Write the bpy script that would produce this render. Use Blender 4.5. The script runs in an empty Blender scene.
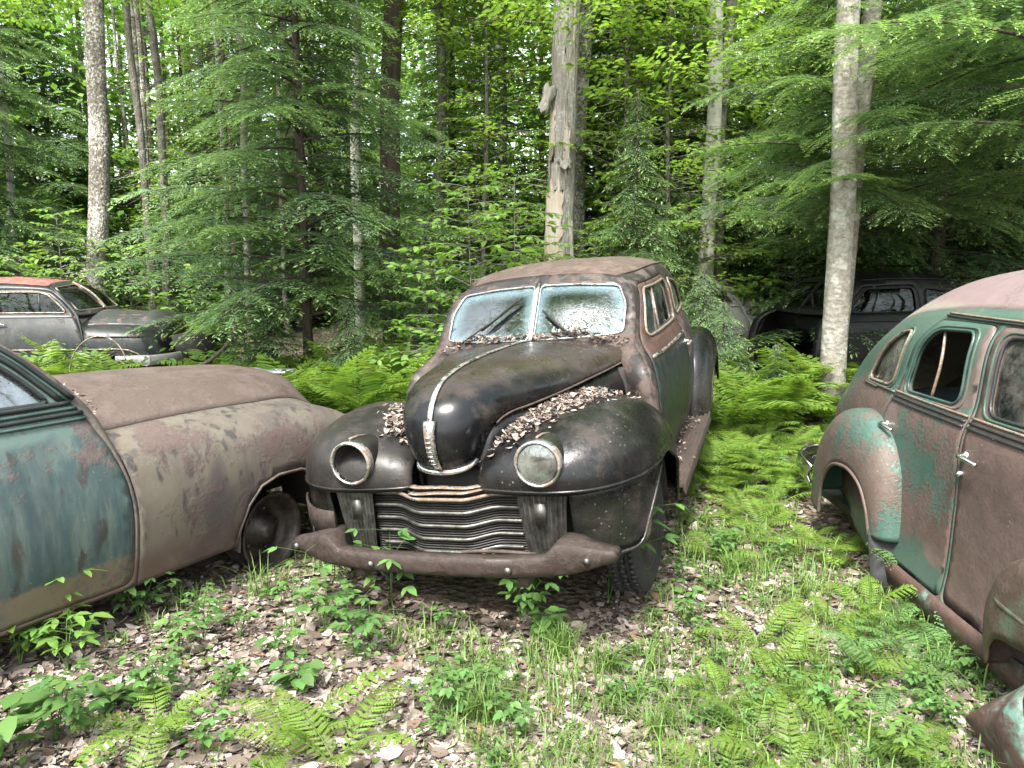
import bpy, bmesh, math, random
import numpy as np
from mathutils import Vector, Matrix, Euler
from mathutils.geometry import delaunay_2d_cdt
R = math.radians
rng = np.random.default_rng(7)
random.seed(7)
SC = bpy.context.scene
COL = SC.collection

# ------------------------------------------------------------------ camera
PITCH = math.atan(120/770); CAMH = 1.72
cd = bpy.data.cameras.new('camera'); cam = bpy.data.objects.new('camera', cd); COL.objects.link(cam)
cam.location = (0, 0, CAMH); cam.rotation_euler = (math.pi/2-PITCH, 0, 0)
cd.sensor_width = 36; cd.lens = 770/1024*36; cd.clip_end = 600; cd.clip_start = 0.05
SC.camera = cam

# ------------------------------------------------------------------ world and light
W = bpy.data.worlds.new('World'); SC.world = W; W.use_nodes = True
wn = W.node_tree
for n in list(wn.nodes): wn.nodes.remove(n)
sky = wn.nodes.new('ShaderNodeTexSky'); sky.sky_type = 'NISHITA'; sky.sun_disc = False
SUN_EL, SUN_AZ = R(57), R(203)       # azimuth clockwise from +Y: behind the camera, a little left
sky.sun_elevation = SUN_EL; sky.sun_rotation = SUN_AZ; sky.dust_density = 3.0; sky.ozone_density = 1.0; sky.air_density = 1.0
bg = wn.nodes.new('ShaderNodeBackground'); bg.inputs[1].default_value = 0.15
hs = wn.nodes.new('ShaderNodeHueSaturation'); hs.inputs['Saturation'].default_value = 0.35
wo = wn.nodes.new('ShaderNodeOutputWorld')
wn.links.new(sky.outputs[0], hs.inputs['Color']); wn.links.new(hs.outputs[0], bg.inputs[0]); wn.links.new(bg.outputs[0], wo.inputs[0])
sl = bpy.data.lights.new('sun', 'SUN'); sl.energy = 2.9; sl.angle = R(15); sl.color = (1.0, .96, .88)
so = bpy.data.objects.new('sun', sl); COL.objects.link(so)
sdir = Vector((math.sin(SUN_AZ)*math.cos(SUN_EL), math.cos(SUN_AZ)*math.cos(SUN_EL), math.sin(SUN_EL)))
so.rotation_euler = sdir.to_track_quat('Z', 'Y').to_euler(); so.location = (0, -5, 30)
SC.view_settings.view_transform = 'Standard'; SC.view_settings.look = 'None'; SC.view_settings.gamma = 1
SC.view_settings.exposure = 2.4
try:
    cy = SC.cycles
    cy.max_bounces = 7; cy.diffuse_bounces = 4; cy.glossy_bounces = 3; cy.transmission_bounces = 4; cy.transparent_max_bounces = 12
    cy.use_denoising = True; cy.sample_clamp_indirect = 6
except Exception: pass

# ------------------------------------------------------------------ helpers: objects
def link(name, data, parent=None):
    o = bpy.data.objects.new(name, data); COL.objects.link(o)
    if parent is not None: o.parent = parent
    return o
def tag(o, label, cat, group=None, kind=None):
    o['label'] = label; o['category'] = cat
    if group: o['group'] = group
    if kind: o['kind'] = kind
    return o
def struct(o, kind='structure'):
    o['kind'] = kind; return o
def empty(name, loc=(0, 0, 0), rot=(0, 0, 0)):
    o = bpy.data.objects.new(name, None); COL.objects.link(o); o.location = loc; o.rotation_euler = rot
    o.empty_display_size = .2
    return o
def np_mesh(name, V, polys, attrs=None, smooth=False):
    """V (n,3); polys list of (m,k) int arrays"""
    me = bpy.data.meshes.new(name)
    V = np.asarray(V, np.float32)
    me.vertices.add(len(V)); me.vertices.foreach_set('co', V.ravel())
    polys = [np.asarray(p, np.int32) for p in polys if len(p)]
    loops = np.concatenate([p.ravel() for p in polys]); tot = np.concatenate([np.full(len(p), p.shape[1], np.int32) for p in polys])
    start = np.concatenate([[0], np.cumsum(tot)[:-1]]).astype(np.int32)
    me.loops.add(len(loops)); me.loops.foreach_set('vertex_index', loops)
    me.polygons.add(len(tot)); me.polygons.foreach_set('loop_start', start)
    try: me.polygons.foreach_set('loop_total', tot)
    except Exception: pass
    if smooth: me.polygons.foreach_set('use_smooth', np.ones(len(tot), bool))
    me.update(calc_edges=True)
    if attrs:
        for k, a in attrs.items():
            at = me.attributes.new(k, 'FLOAT', 'POINT'); at.data.foreach_set('value', np.asarray(a, np.float32))
    return me
class MB:
    """collects pieces, builds ONE mesh"""
    def __init__(s): s.v = []; s.p = {}; s.n = 0; s.a = []
    def add(s, V, F, a=0.0):
        V = np.asarray(V, float)
        if isinstance(F, np.ndarray): F = [F]
        elif not (isinstance(F[0], np.ndarray) and F[0].ndim == 2):
            d = {}
            for f in F: d.setdefault(len(f), []).append(f)
            F = [np.array(x) for x in d.values()]
        for f in F: s.p.setdefault(f.shape[1], []).append(f+s.n)
        s.v.append(V); s.n += len(V)
        s.a.append(np.broadcast_to(np.asarray(a, float), (len(V),)))
    def mesh(s, name, smooth=False):
        return np_mesh(name, np.concatenate(s.v), [np.concatenate(x) for x in s.p.values()], {'tone': np.concatenate(s.a)}, smooth)
    def build(s, name, mat, parent=None, smooth=False, outward=None):
        o = link(name, s.mesh(name, smooth), parent)
        if mat: o.data.materials.append(mat)
        if outward is not None: orient(o.data, outward)
        return o
def orient(me, center=None):
    bm = bmesh.new(); bm.from_mesh(me)
    bmesh.ops.recalc_face_normals(bm, faces=bm.faces)
    if center is not None:
        c = Vector(center); sgn = 0
        for f in bm.faces: sgn += f.calc_area()*f.normal.dot((f.calc_center_median()-c).normalized())
        if sgn < 0: bmesh.ops.reverse_faces(bm, faces=bm.faces)
    bm.to_mesh(me); bm.free()
def quad_grid(nu, nv, wrap=False):
    i, j = np.meshgrid(np.arange(nu-1), np.arange(nv if wrap else nv-1), indexing='ij')
    jn = (j+1) % nv
    return np.stack([i*nv+j, (i+1)*nv+j, (i+1)*nv+jn, i*nv+jn], -1).reshape(-1, 4)
def grid_obj(name, P, mat, parent, outward=None, thick=0.0, smooth=True, wrap=False):
    nu, nv = P.shape[:2]
    b = MB(); b.add(P.reshape(-1, 3), quad_grid(nu, nv, wrap))
    o = b.build(name, mat, parent, smooth, outward if outward is not None else None)
    if thick: solid(o, thick)
    return o
def solid(o, t, off=-1):
    m = o.modifiers.new('solid', 'SOLIDIFY'); m.thickness = t; m.offset = off
def bevel(o, w=.01, seg=2):
    m = o.modifiers.new('bevel', 'BEVEL'); m.width = w; m.segments = seg; m.limit_method = 'ANGLE'
def box_vf(c, s, rot=None):
    c = np.array(c, float); s = np.array(s, float)/2
    V = np.array([[x, y, z] for x in (-1, 1) for y in (-1, 1) for z in (-1, 1)], float)*s
    if rot is not None: V = V@np.array(rot).T
    F = np.array([[0, 1, 3, 2], [4, 6, 7, 5], [0, 4, 5, 1], [2, 3, 7, 6], [0, 2, 6, 4], [1, 5, 7, 3]])
    return V+c, F
def tube_vf(pts, r, n=8, closed=False, flat=None, cap=True):
    P = np.asarray(pts, float); m = len(P)
    r = np.broadcast_to(np.asarray(r, float), (m,))
    if closed: T = np.roll(P, -1, 0)-np.roll(P, 1, 0)
    else: T = np.gradient(P, axis=0)
    T /= np.linalg.norm(T, axis=1)[:, None]+1e-9
    up = np.array([0, 0, 1.]) if abs(T[:, 2]).mean() < .8 else np.array([1., 0, 0])
    A = np.cross(T, up); A /= np.linalg.norm(A, axis=1)[:, None]+1e-9
    B = np.cross(A, T)
    th = np.linspace(0, 2*np.pi, n, endpoint=False)
    fa, fb = (1, 1) if flat is None else flat
    V = P[:, None]+r[:, None, None]*(fa*np.cos(th)[None, :, None]*A[:, None]+fb*np.sin(th)[None, :, None]*B[:, None])
    F = quad_grid(m, n, True)
    if closed:
        i = np.arange(n); F = np.concatenate([F, np.stack([(m-1)*n+i, i, (i+1) % n, (m-1)*n+(i+1) % n], -1)])
    V = V.reshape(-1, 3); out = [F]
    if not closed and cap: out = [F, np.arange(n)[None], ((m-1)*n+np.arange(n)[::-1])[None]]
    res = {}
    L = []
    for f in out:
        for row in f: L.append(list(row))
    return V, L
def tube(name, pts, r, mat, parent, n=8, closed=False, flat=None):
    b = MB(); b.add(*tube_vf(pts, r, n, closed, flat)); return b.build(name, mat, parent, True)
def lathe_vf(prof, n=32, axis='y', c=(0, 0, 0)):
    """prof: list of (radius, axial)"""
    pr = np.array(prof, float); th = np.linspace(0, 2*np.pi, n, endpoint=False)
    Rr = pr[:, 0][:, None]; A = np.broadcast_to(pr[:, 1][:, None], (len(pr), n))
    a, b = Rr*np.cos(th), Rr*np.sin(th)
    V = np.stack({'y': [a, A, b], 'x': [A, a, b], 'z': [a, b, A]}[axis], -1).reshape(-1, 3)+np.array(c)
    return V, quad_grid(len(pr), n, True)
def lathe(name, prof, mat, parent, n=32, axis='y', c=(0, 0, 0), smooth=True):
    b = MB(); b.add(*lathe_vf(prof, n, axis, c)); o = b.build(name, mat, parent, smooth); orient(o.data); return o

# ------------------------------------------------------------------ helpers: spline surfaces
def herm(C, kn, t):
    C = np.asarray(C, float); n = len(C); h = np.diff(kn); d = (C[1:]-C[:-1])/h.reshape((-1,)+(1,)*(C.ndim-1))
    m = np.empty_like(C); m[0] = d[0]; m[-1] = d[-1]
    if n > 2:
        w = (h[1:]/(h[1:]+h[:-1])).reshape((-1,)+(1,)*(C.ndim-1))
        m[1:-1] = d[:-1]*w+d[1:]*(1-w)
    t = np.asarray(t, float); i = np.clip(np.searchsorted(kn, t, side='right')-1, 0, n-2)
    s = (t-kn[i])/h[i]; sh = (-1,)+(1,)*(C.ndim-1); s_ = s.reshape(sh); hh = h[i].reshape(sh)
    return ((2*s_**3-3*s_**2+1)*C[i]+(s_**3-2*s_**2+s_)*hh*m[i]+(-2*s_**3+3*s_**2)*C[i+1]+(s_**3-s_**2)*hh*m[i+1])
def curve(pts, n, closed=False):
    P = np.asarray(pts, float)
    if closed: P = np.concatenate([P, P[:1]])
    k = np.concatenate([[0], np.cumsum(np.linalg.norm(np.diff(P, axis=0), axis=1)+1e-6)])
    out = herm(P, k, np.linspace(0, k[-1], n+(1 if closed else 0)))
    return out[:-1] if closed else out
class Surf:
    def __init__(s, ctrl, NU=161, NV=121):
        C = np.asarray(ctrl, float); s.C = C
        du = np.linalg.norm(np.diff(C, axis=0), axis=2).mean(1)+1e-5; dv = np.linalg.norm(np.diff(C, axis=1), axis=2).mean(0)+1e-5
        s.Lu, s.Lv = du.sum(), dv.sum()
        ku = np.concatenate([[0], np.cumsum(du)])/s.Lu; kv = np.concatenate([[0], np.cumsum(dv)])/s.Lv
        s.ku, s.kv, s.NU, s.NV = ku, kv, NU, NV
        A = herm(C, ku, np.linspace(0, 1, NU)); B = herm(np.swapaxes(A, 0, 1), kv, np.linspace(0, 1, NV))
        s.G = np.swapaxes(B, 0, 1)
    def ev(s, uv):
        uv = np.clip(np.atleast_2d(uv), 0, 1); a = uv[:, 0]*(s.NU-1); b = uv[:, 1]*(s.NV-1)
        i = np.minimum(a.astype(int), s.NU-2); j = np.minimum(b.astype(int), s.NV-2); f = (a-i)[:, None]; g = (b-j)[:, None]
        G = s.G; return (G[i, j]*(1-f)*(1-g)+G[i+1, j]*f*(1-g)+G[i, j+1]*(1-f)*g+G[i+1, j+1]*f*g)
    def nrm(s, uv, e=.004):
        uv = np.atleast_2d(uv); a = s.ev(uv+[e, 0])-s.ev(uv-[e, 0]); b = s.ev(uv+[0, e])-s.ev(uv-[0, e])
        n = np.cross(a, b); return n/(np.linalg.norm(n, axis=1)[:, None]+1e-9)
    def inv(s, xz, vmax=1.0):
        """(x,z) -> (u,v) on the side of the body"""
        xz = np.atleast_2d(np.asarray(xz, float)); jm = max(2, int(vmax*(s.NV-1)))
        g = s.G[:, :jm+1][:, :, [0, 2]]; flat = g.reshape(-1, 2); out = []
        for p in xz:
            k = np.argmin(((flat-p)**2).sum(1)); uv = np.array([(k//(jm+1))/(s.NU-1), (k % (jm+1))/(s.NV-1)])
            for _ in range(6):
                e = .003; f0 = s.ev(uv)[0, [0, 2]]
                fu = (s.ev(uv+[e, 0])[0, [0, 2]]-s.ev(uv-[e, 0])[0, [0, 2]])/(2*e); fv = (s.ev(uv+[0, e])[0, [0, 2]]-s.ev(uv-[0, e])[0, [0, 2]])/(2*e)
                M = np.stack([fu, fv], 1)
                try: uv = uv+np.clip(np.linalg.solve(M, p-f0), -.05, .05)
                except Exception: break
                uv = np.clip(uv, 0, 1)
            out.append(uv)
        return np.array(out)
def densify(P, step, closed=True):
    P = np.asarray(P, float); Q = np.concatenate([P, P[:1]]) if closed else P; out = []
    for a, b in zip(Q[:-1], Q[1:]):
        n = max(1, int(np.ceil(np.linalg.norm(b-a)/step)))
        out.append(a+(b-a)*np.linspace(0, 1, n, endpoint=False)[:, None])
    if not closed: out.append(Q[-1:])
    return np.concatenate(out)
def rounded(P, r, n=5):
    """polygon with rounded corners"""
    P = np.asarray(P, float); out = []; m = len(P)
    for i in range(m):
        a, b, c = P[i-1], P[i], P[(i+1) % m]; la, lc = np.linalg.norm(a-b), np.linalg.norm(c-b); q = min(r, .45*la, .45*lc)
        p0 = b+(a-b)/la*q; p1 = b+(c-b)/lc*q; t = np.linspace(0, 1, n)[:, None]
        out.append((1-t)**2*p0+2*t*(1-t)*b+t**2*p1)
    return np.concatenate(out)
def inpoly(Q, P):
    x, y = Q[:, 0], Q[:, 1]; ins = np.zeros(len(Q), bool); X, Y = P[:, 0], P[:, 1]; j = len(P)-1
    for i in range(len(P)):
        c = ((Y[i] > y) != (Y[j] > y)) & (x < (X[j]-X[i])*(y-Y[i])/(Y[j]-Y[i]+1e-12)+X[i]); ins ^= c; j = i
    return ins
def panel(name, S, outline, holes, mat, parent, res=.04, sy=1, thick=.014, inset=0.0, off=0.0, center=(0, 0, .8), smooth=True, edge_tone=0.0):
    """outline / holes in (u,v) of surface S -> trimmed sheet; sy=-1 mirrors to the other side"""
    sc = np.array([S.Lu, S.Lv]); out = densify(np.asarray(outline)*sc, res*.6)
    hs_ = [densify(np.asarray(h)*sc, res*.5) for h in holes]
    if inset:
        c = out.mean(0); d = out-c; out = c+d*(1-inset/np.maximum(np.abs(d).max(0), .05))
    lo, hi = out.min(0), out.max(0)
    gx, gy = np.meshgrid(np.arange(lo[0]+res*.5, hi[0], res), np.arange(lo[1]+res*.5, hi[1], res*.87), indexing='ij')
    gx = gx+(np.arange(gx.shape[1]) % 2)[None]*res*.5
    Q = np.stack([gx.ravel(), gy.ravel()], 1); k = inpoly(Q, out)
    for h in hs_: k &= ~inpoly(Q, h)
    Q = Q[k]; B = np.concatenate([out]+hs_)
    if len(Q):
        k = np.array([((B-q)**2).sum(1).min() > (res*.42)**2 for q in Q]); Q = Q[k]
    pts = np.concatenate([out]+hs_+[Q]); edges = []; n = 0
    for L in [out]+hs_:
        m = len(L); edges += [(n+i, n+(i+1) % m) for i in range(m)]; n += m
    r = delaunay_2d_cdt([Vector(p) for p in pts], edges, [], 0, 1e-6)
    V2 = np.array([tuple(v) for v in r[0]]); T = np.array([f for f in r[2] if len(f) == 3])
    cen = V2[T].mean(1); k = inpoly(cen, out)
    for h in hs_: k &= ~inpoly(cen, h)
    T = T[k]; uv = V2/sc; P = S.ev(uv)
    if off: 
        N = S.nrm(uv); c = np.array(center); sg = np.sign((N*(P-c)).sum(1).mean()); P = P+N*sg*off
    if sy < 0: P = P*[1, -1, 1]
    tone = 0.0
    if edge_tone: tone = np.array([1-min(1, math.sqrt(((out-q)**2).sum(1).min())/edge_tone) for q in V2])
    b = MB(); b.add(P, T, tone); o = b.build(name, mat, parent, smooth, np.array(center)*[1, 0, 1])
    if thick: solid(o, thick)
    return o
def on_surf(S, uv, off=0.0, sy=1, center=(0, 0, .8)):
    P = S.ev(uv)
    if off:
        N = S.nrm(uv); sg = np.sign((N*(P-np.array(center))).sum(1).mean()); P = P+N*sg*off
    return P*[1, sy, 1]
def bow(C, Eo, Ei, n=2.3, nt=64, nv=41, lo=-90, hi=90):
    """smooth pontoon: ridge C, outer and inner lower edges"""
    C, Eo, Ei = [np.asarray(a, float) for a in (C, Eo, Ei)]
    k = np.concatenate([[0], np.cumsum(np.linalg.norm(np.diff(C, axis=0), axis=1)+.02)]); t = np.linspace(0, k[-1], nt)
    c, eo, ei = herm(C, k, t), herm(Eo, k, t), herm(Ei, k, t); P = np.zeros((nt, nv, 3))
    for j, ph in enumerate(np.radians(np.linspace(lo, hi, nv))):
        E = eo if ph >= 0 else ei; a = abs(math.sin(ph))**(2/n); b = 1-max(0, math.cos(ph))**(2/n)
        P[:, j, 1] = c[:, 1]+(E[:, 1]-c[:, 1])*a
        P[:, j, 0] = c[:, 0]+(E[:, 0]-c[:, 0])*b; P[:, j, 2] = c[:, 2]+(E[:, 2]-c[:, 2])*b
    return P
def mir(P): return np.asarray(P)*np.array([1, -1, 1])
def sst(x): x = np.clip(x, 0, 1); return x*x*(3-2*x)
# ------------------------------------------------------------------ materials
class NB:
    def __init__(s, name):
        s.m = bpy.data.materials.new(name); s.m.use_nodes = True; s.t = s.m.node_tree
        for n in list(s.t.nodes): s.t.nodes.remove(n)
        s.out = s.t.nodes.new('ShaderNodeOutputMaterial')
    def n(s, ty, **kw):
        x = s.t.nodes.new('ShaderNode'+ty)
        for k, v in kw.items(): setattr(x, k, v)
        return x
    def put(s, sock, v):
        if v is None: return
        if hasattr(v, 'is_output'): s.t.links.new(v, sock)
        elif isinstance(v, (tuple, list)):
            sock.default_value = tuple(v)+((1,) if len(v) == 3 and sock.type == 'RGBA' else ())
        else: sock.default_value = v
    def co(s, kind='Object', scale=None, loc=(0, 0, 0)):
        c = s.n('TexCoord').outputs[kind]
        if scale is None and loc == (0, 0, 0): return c
        mp = s.n('Mapping'); s.put(mp.inputs[0], c); mp.inputs['Scale'].default_value = scale or (1, 1, 1); mp.inputs['Location'].default_value = loc
        return mp.outputs[0]
    def noise(s, vec, sc, det=6, ro=.6, dist=0):
        x = s.n('TexNoise'); s.put(x.inputs['Vector'], vec); x.inputs['Scale'].default_value = sc; x.inputs['Detail'].default_value = det
        x.inputs['Roughness'].default_value = ro; x.inputs['Distortion'].default_value = dist; return x.outputs[0]
    def vor(s, vec, sc, out='Distance', feat='F1'):
        x = s.n('TexVoronoi', feature=feat); s.put(x.inputs['Vector'], vec); x.inputs['Scale'].default_value = sc; return x.outputs[out]
    def math(s, op, a, b=None, c=None, clamp=False):
        x = s.n('Math', operation=op, use_clamp=clamp); s.put(x.inputs[0], a); s.put(x.inputs[1], b)
        if c is not None: s.put(x.inputs[2], c)
        return x.outputs[0]
    def step(s, v, a, b):
        x = s.n('MapRange', interpolation_type='SMOOTHSTEP'); s.put(x.inputs[0], v); x.inputs[1].default_value = a; x.inputs[2].default_value = b
        return x.outputs[0]
    def mix(s, f, a, b, blend='MIX'):
        x = s.n('Mix', data_type='RGBA', blend_type=blend); s.put(x.inputs[0], f); s.put(x.inputs[6], a); s.put(x.inputs[7], b); return x.outputs[2]
    def ramp(s, f, stops, interp='LINEAR'):
        x = s.n('ValToRGB'); s.put(x.inputs[0], f); cr = x.color_ramp; cr.interpolation = interp
        while len(cr.elements) < len(stops): cr.elements.new(.5)
        for e, (p, c) in zip(cr.elements, stops): e.position = p; e.color = tuple(c)+(1,)
        return x.outputs[0]
    def sep(s, v, i):
        x = s.n('SeparateXYZ'); s.put(x.inputs[0], v); return x.outputs[i]
    def attr(s, name): x = s.n('Attribute', attribute_name=name); return x.outputs['Fac']
    def bump(s, h, st=.3, d=.01):
        x = s.n('Bump'); s.put(x.inputs['Height'], h); x.inputs['Strength'].default_value = st; x.inputs['Distance'].default_value = d; return x.outputs[0]
    def bump2(s, h1, h2, s1, d1, s2, d2):
        x = s.n('Bump'); s.put(x.inputs['Height'], h2); x.inputs['Strength'].default_value = s2; x.inputs['Distance'].default_value = d2
        y = s.n('Bump'); s.put(y.inputs['Height'], h1); y.inputs['Strength'].default_value = s1; y.inputs['Distance'].default_value = d1; s.put(y.inputs['Normal'], x.outputs[0]); return y.outputs[0]
    def bsdf(s, col, rough=.5, metal=0.0, normal=None, spec=.5, **kw):
        x = s.n('BsdfPrincipled'); s.put(x.inputs['Base Color'], col); s.put(x.inputs['Roughness'], rough); s.put(x.inputs['Metallic'], metal)
        x.inputs['Specular IOR Level'].default_value = spec
        if normal is not None: s.put(x.inputs['Normal'], normal)
        for k, v in kw.items(): s.put(x.inputs[k], v)
        return x.outputs[0]
    def done(s, sh): s.t.links.new(sh, s.out.inputs[0]); return s.m

MATS = {}
def plain(name, c, rough=.6, metal=0.0, var=.25, sc=8, bump=.15, spec=.5):
    b = NB(name); co = b.co(); n = b.noise(co, sc, 6, .65); n2 = b.noise(co, sc*9, 3)
    lo = tuple(x*(1-var) for x in c); hi = tuple(min(1, x*(1+var)) for x in c)
    col = b.mix(b.step(n, .3, .7), lo, hi)
    MATS[name] = b.done(b.bsdf(col, b.math('ADD', b.math('MULTIPLY', n2, .2), rough-.1), metal, b.bump(n2, bump, .004), spec)); return MATS[name]
def paint(name, base, base2, rust, rust2, amt=.5, rp=.38, rr=.8, sc=1.0, zones=(), patches=(), lichen=.3, streak=.5, soft=.04, seed=0.0, fine=.35, vst=1.0, kf=.52):
    """weathered car paint: two paint tones with vertical streaks, rust where the noise says so, zones and patches of other coats"""
    k = lambda c, f=kf: tuple(x*f for x in c) if not isinstance(c, str) else c
    base, base2, rust, rust2 = k(base), k(base2), k(rust), k(rust2); patches = [(k(p[0]),)+tuple(p[1:]) for p in patches]; zones = [tuple(z_[:4])+(k(z_[4]),)+tuple(z_[5:]) for z_ in zones]
    b = NB(name); co = b.co('Object', None, (seed, seed*.7, seed*.3)) if seed else b.co(); raw = b.co()
    n1 = b.noise(co, 1.7*sc, 9, .62, .3); n2 = b.noise(co, 8*sc, 8, .7); n3 = b.noise(co, 55, 4, .6)
    st = b.noise(b.co('Object', (9, 9, .9), (seed, 0, 0)), 1.6, 6, .65)
    col = b.mix(b.math('MULTIPLY', b.step(st, .38, .66), streak), base, base2)
    rf = rp
    fac_rough = None
    z = b.sep(raw, 2)
    for i, (c, psc, th, sf) in enumerate(patches):
        pn = b.noise(b.co('Object', (1, 1, vst), (3.1*i+1+seed, 1.7*i, 0)), psc, 5, .5, .5)
        m = b.step(b.math('ADD', pn, b.math('MULTIPLY', b.math('SUBTRACT', n2, .5), .12)), th-sf, th+sf)
        col = b.mix(m, col, c)
    msk = b.math('ADD', b.math('MULTIPLY', n1, .62), b.math('ADD', b.math('MULTIPLY', n2, fine), b.math('MULTIPLY', n3, .38-fine+.03)))
    rustm = b.step(msk, (1-amt)-soft, (1-amt)+soft)
    for (ax, th, sf, sgn, c, amp) in zones:
        v = b.math('ADD', b.sep(raw, ax), b.math('MULTIPLY', b.math('SUBTRACT', b.noise(co, 4.5, 7, .65), .5), amp))
        m = b.step(v, th-sf, th+sf)
        if sgn < 0: m = b.math('SUBTRACT', 1.0, m)
        if c == 'clean': rustm = b.math('MULTIPLY', rustm, b.math('SUBTRACT', 1.0, b.math('MULTIPLY', m, .8)))
        elif c == 'rust': rustm = b.math('MAXIMUM', rustm, b.math('MULTIPLY', m, b.step(n2, .25, .6)))
        else: col = b.mix(b.math('MULTIPLY', m, b.step(n2, .2, .52)), col, c)
    rcol = b.mix(b.step(n2, .35, .65), rust, rust2)
    rcol = b.mix(b.math('MULTIPLY', b.step(n3, .5, .7), .35), rcol, tuple(x*.55 for x in rust))
    col = b.mix(rustm, col, rcol)
    # pale dust, lichen specks and scratches
    lv = b.vor(co, 34); l2 = b.noise(co, 3.3, 4, .6)
    sp = b.math('MULTIPLY', b.math('LESS_THAN', lv, .16), b.step(l2, .5, .68))
    col = b.mix(b.math('MULTIPLY', sp, lichen), col, (.24, .245, .195))
    dn = b.math('MULTIPLY', b.step(b.noise(co, 3.0, 8, .7), .46, .78), lichen*.4)
    col = b.mix(dn, col, (.11, .095, .078))
    rough = b.math('ADD', b.math('MULTIPLY', rustm, rr-rp), b.math('ADD', b.math('MULTIPLY', n2, .22), rp-.11))
    rough = b.math('ADD', rough, b.math('MULTIPLY', dn, .5), clamp=True)
    h = b.math('ADD', b.math('MULTIPLY', n3, b.math('ADD', b.math('MULTIPLY', rustm, .9), .12)), b.math('MULTIPLY', rustm, .55)); dent = b.noise(co, 3.2, 3, .45)
    MATS[name] = b.done(b.bsdf(col, rough, 0.0, b.bump2(h, dent, .35, .006, .4, .02), .36)); return MATS[name]
def chrome(name, rust=.4, base=(.62, .62, .6)):
    b = NB(name); co = b.co(); n = b.noise(co, 14, 8, .7); n2 = b.noise(co, 90, 3)
    m = b.step(b.math('ADD', b.math('MULTIPLY', n, .75), b.math('MULTIPLY', n2, .25)), .62-rust*.3, .72-rust*.2)
    col = b.mix(m, base, (.13, .085, .055))
    MATS[name] = b.done(b.bsdf(col, b.math('ADD', b.math('MULTIPLY', m, .45), .22), b.math('SUBTRACT', 1.0, b.math('MULTIPLY', m, .9)), b.bump(n2, .2, .002))); return MATS[name]
def glass(name, tint=(.75, .85, .82), dirt=.25, dirtc=(.45, .52, .5), refl=1.0, edge=None):
    b = NB(name); co = b.co(); n = b.noise(co, 5, 7, .65); n2 = b.noise(co, 60, 3)
    tr = b.n('BsdfTransparent'); tr.inputs[0].default_value = tint+(1,)
    gl = b.n('BsdfGlossy'); gl.inputs['Roughness'].default_value = .03; gl.inputs[0].default_value = (.9, .95, .95, 1)
    fr = b.n('Fresnel'); fr.inputs[0].default_value = 1.52
    mx = b.n('MixShader'); b.put(mx.inputs[0], b.math('MULTIPLY', b.math('ADD', fr.outputs[0], .04), refl, clamp=True)); b.t.links.new(tr.outputs[0], mx.inputs[1]); b.t.links.new(gl.outputs[0], mx.inputs[2])
    df = b.n('BsdfDiffuse'); df.inputs[0].default_value = dirtc+(1,)
    f = b.math('MULTIPLY', b.step(b.math('ADD', b.math('MULTIPLY', n, .8), b.math('MULTIPLY', n2, .2)), .35, .75), dirt)
    if edge is not None:
        e = b.attr('tone'); f = b.math('MAXIMUM', f, b.math('MULTIPLY', b.step(b.math('ADD', e, b.math('MULTIPLY', b.math('SUBTRACT', n, .5), .35)), .35, 1.0), edge))
    m2 = b.n('MixShader'); b.put(m2.inputs[0], f); b.t.links.new(mx.outputs[0], m2.inputs[1]); b.t.links.new(df.outputs[0], m2.inputs[2])
    MATS[name] = b.done(m2.outputs[0]); return MATS[name]
def leaf(name, dark, light, trans=.4, rough=.5, var=.35, tcol=None, spec=.35, nsc=.7):
    """foliage: tone attribute 0 old .. 1 new growth, per-leaf and per-plant variation, light through the blade"""
    b = NB(name); t = b.attr('tone'); col = b.mix(t, dark, light)
    oi = b.n('ObjectInfo').outputs['Random']; g = b.n('NewGeometry'); isl = g.outputs['Random Per Island']
    n = b.noise(g.outputs['Position'], nsc, 3, .5)
    v = b.math('ADD', b.math('ADD', b.math('MULTIPLY', oi, .35), b.math('MULTIPLY', isl, .45)), b.math('MULTIPLY', n, .5))
    h = b.n('HueSaturation'); b.put(h.inputs['Color'], col); b.put(h.inputs['Value'], b.math('ADD', b.math('MULTIPLY', v, var*2), 1-var*1.25))
    b.put(h.inputs['Hue'], b.math('ADD', b.math('MULTIPLY', b.math('SUBTRACT', isl, .5), .03), .5))
    p = b.bsdf(h.outputs[0], rough, 0.0, None, spec)
    tl = b.n('BsdfTranslucent'); tc = b.mix(1.0, h.outputs[0], tcol or (1.2, 1.25, .72), 'MULTIPLY'); b.put(tl.inputs[0], tc)
    mx = b.n('MixShader'); mx.inputs[0].default_value = trans; b.t.links.new(p, mx.inputs[1]); b.t.links.new(tl.outputs[0], mx.inputs[2])
    MATS[name] = b.done(mx.outputs[0]); return MATS[name]
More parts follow.
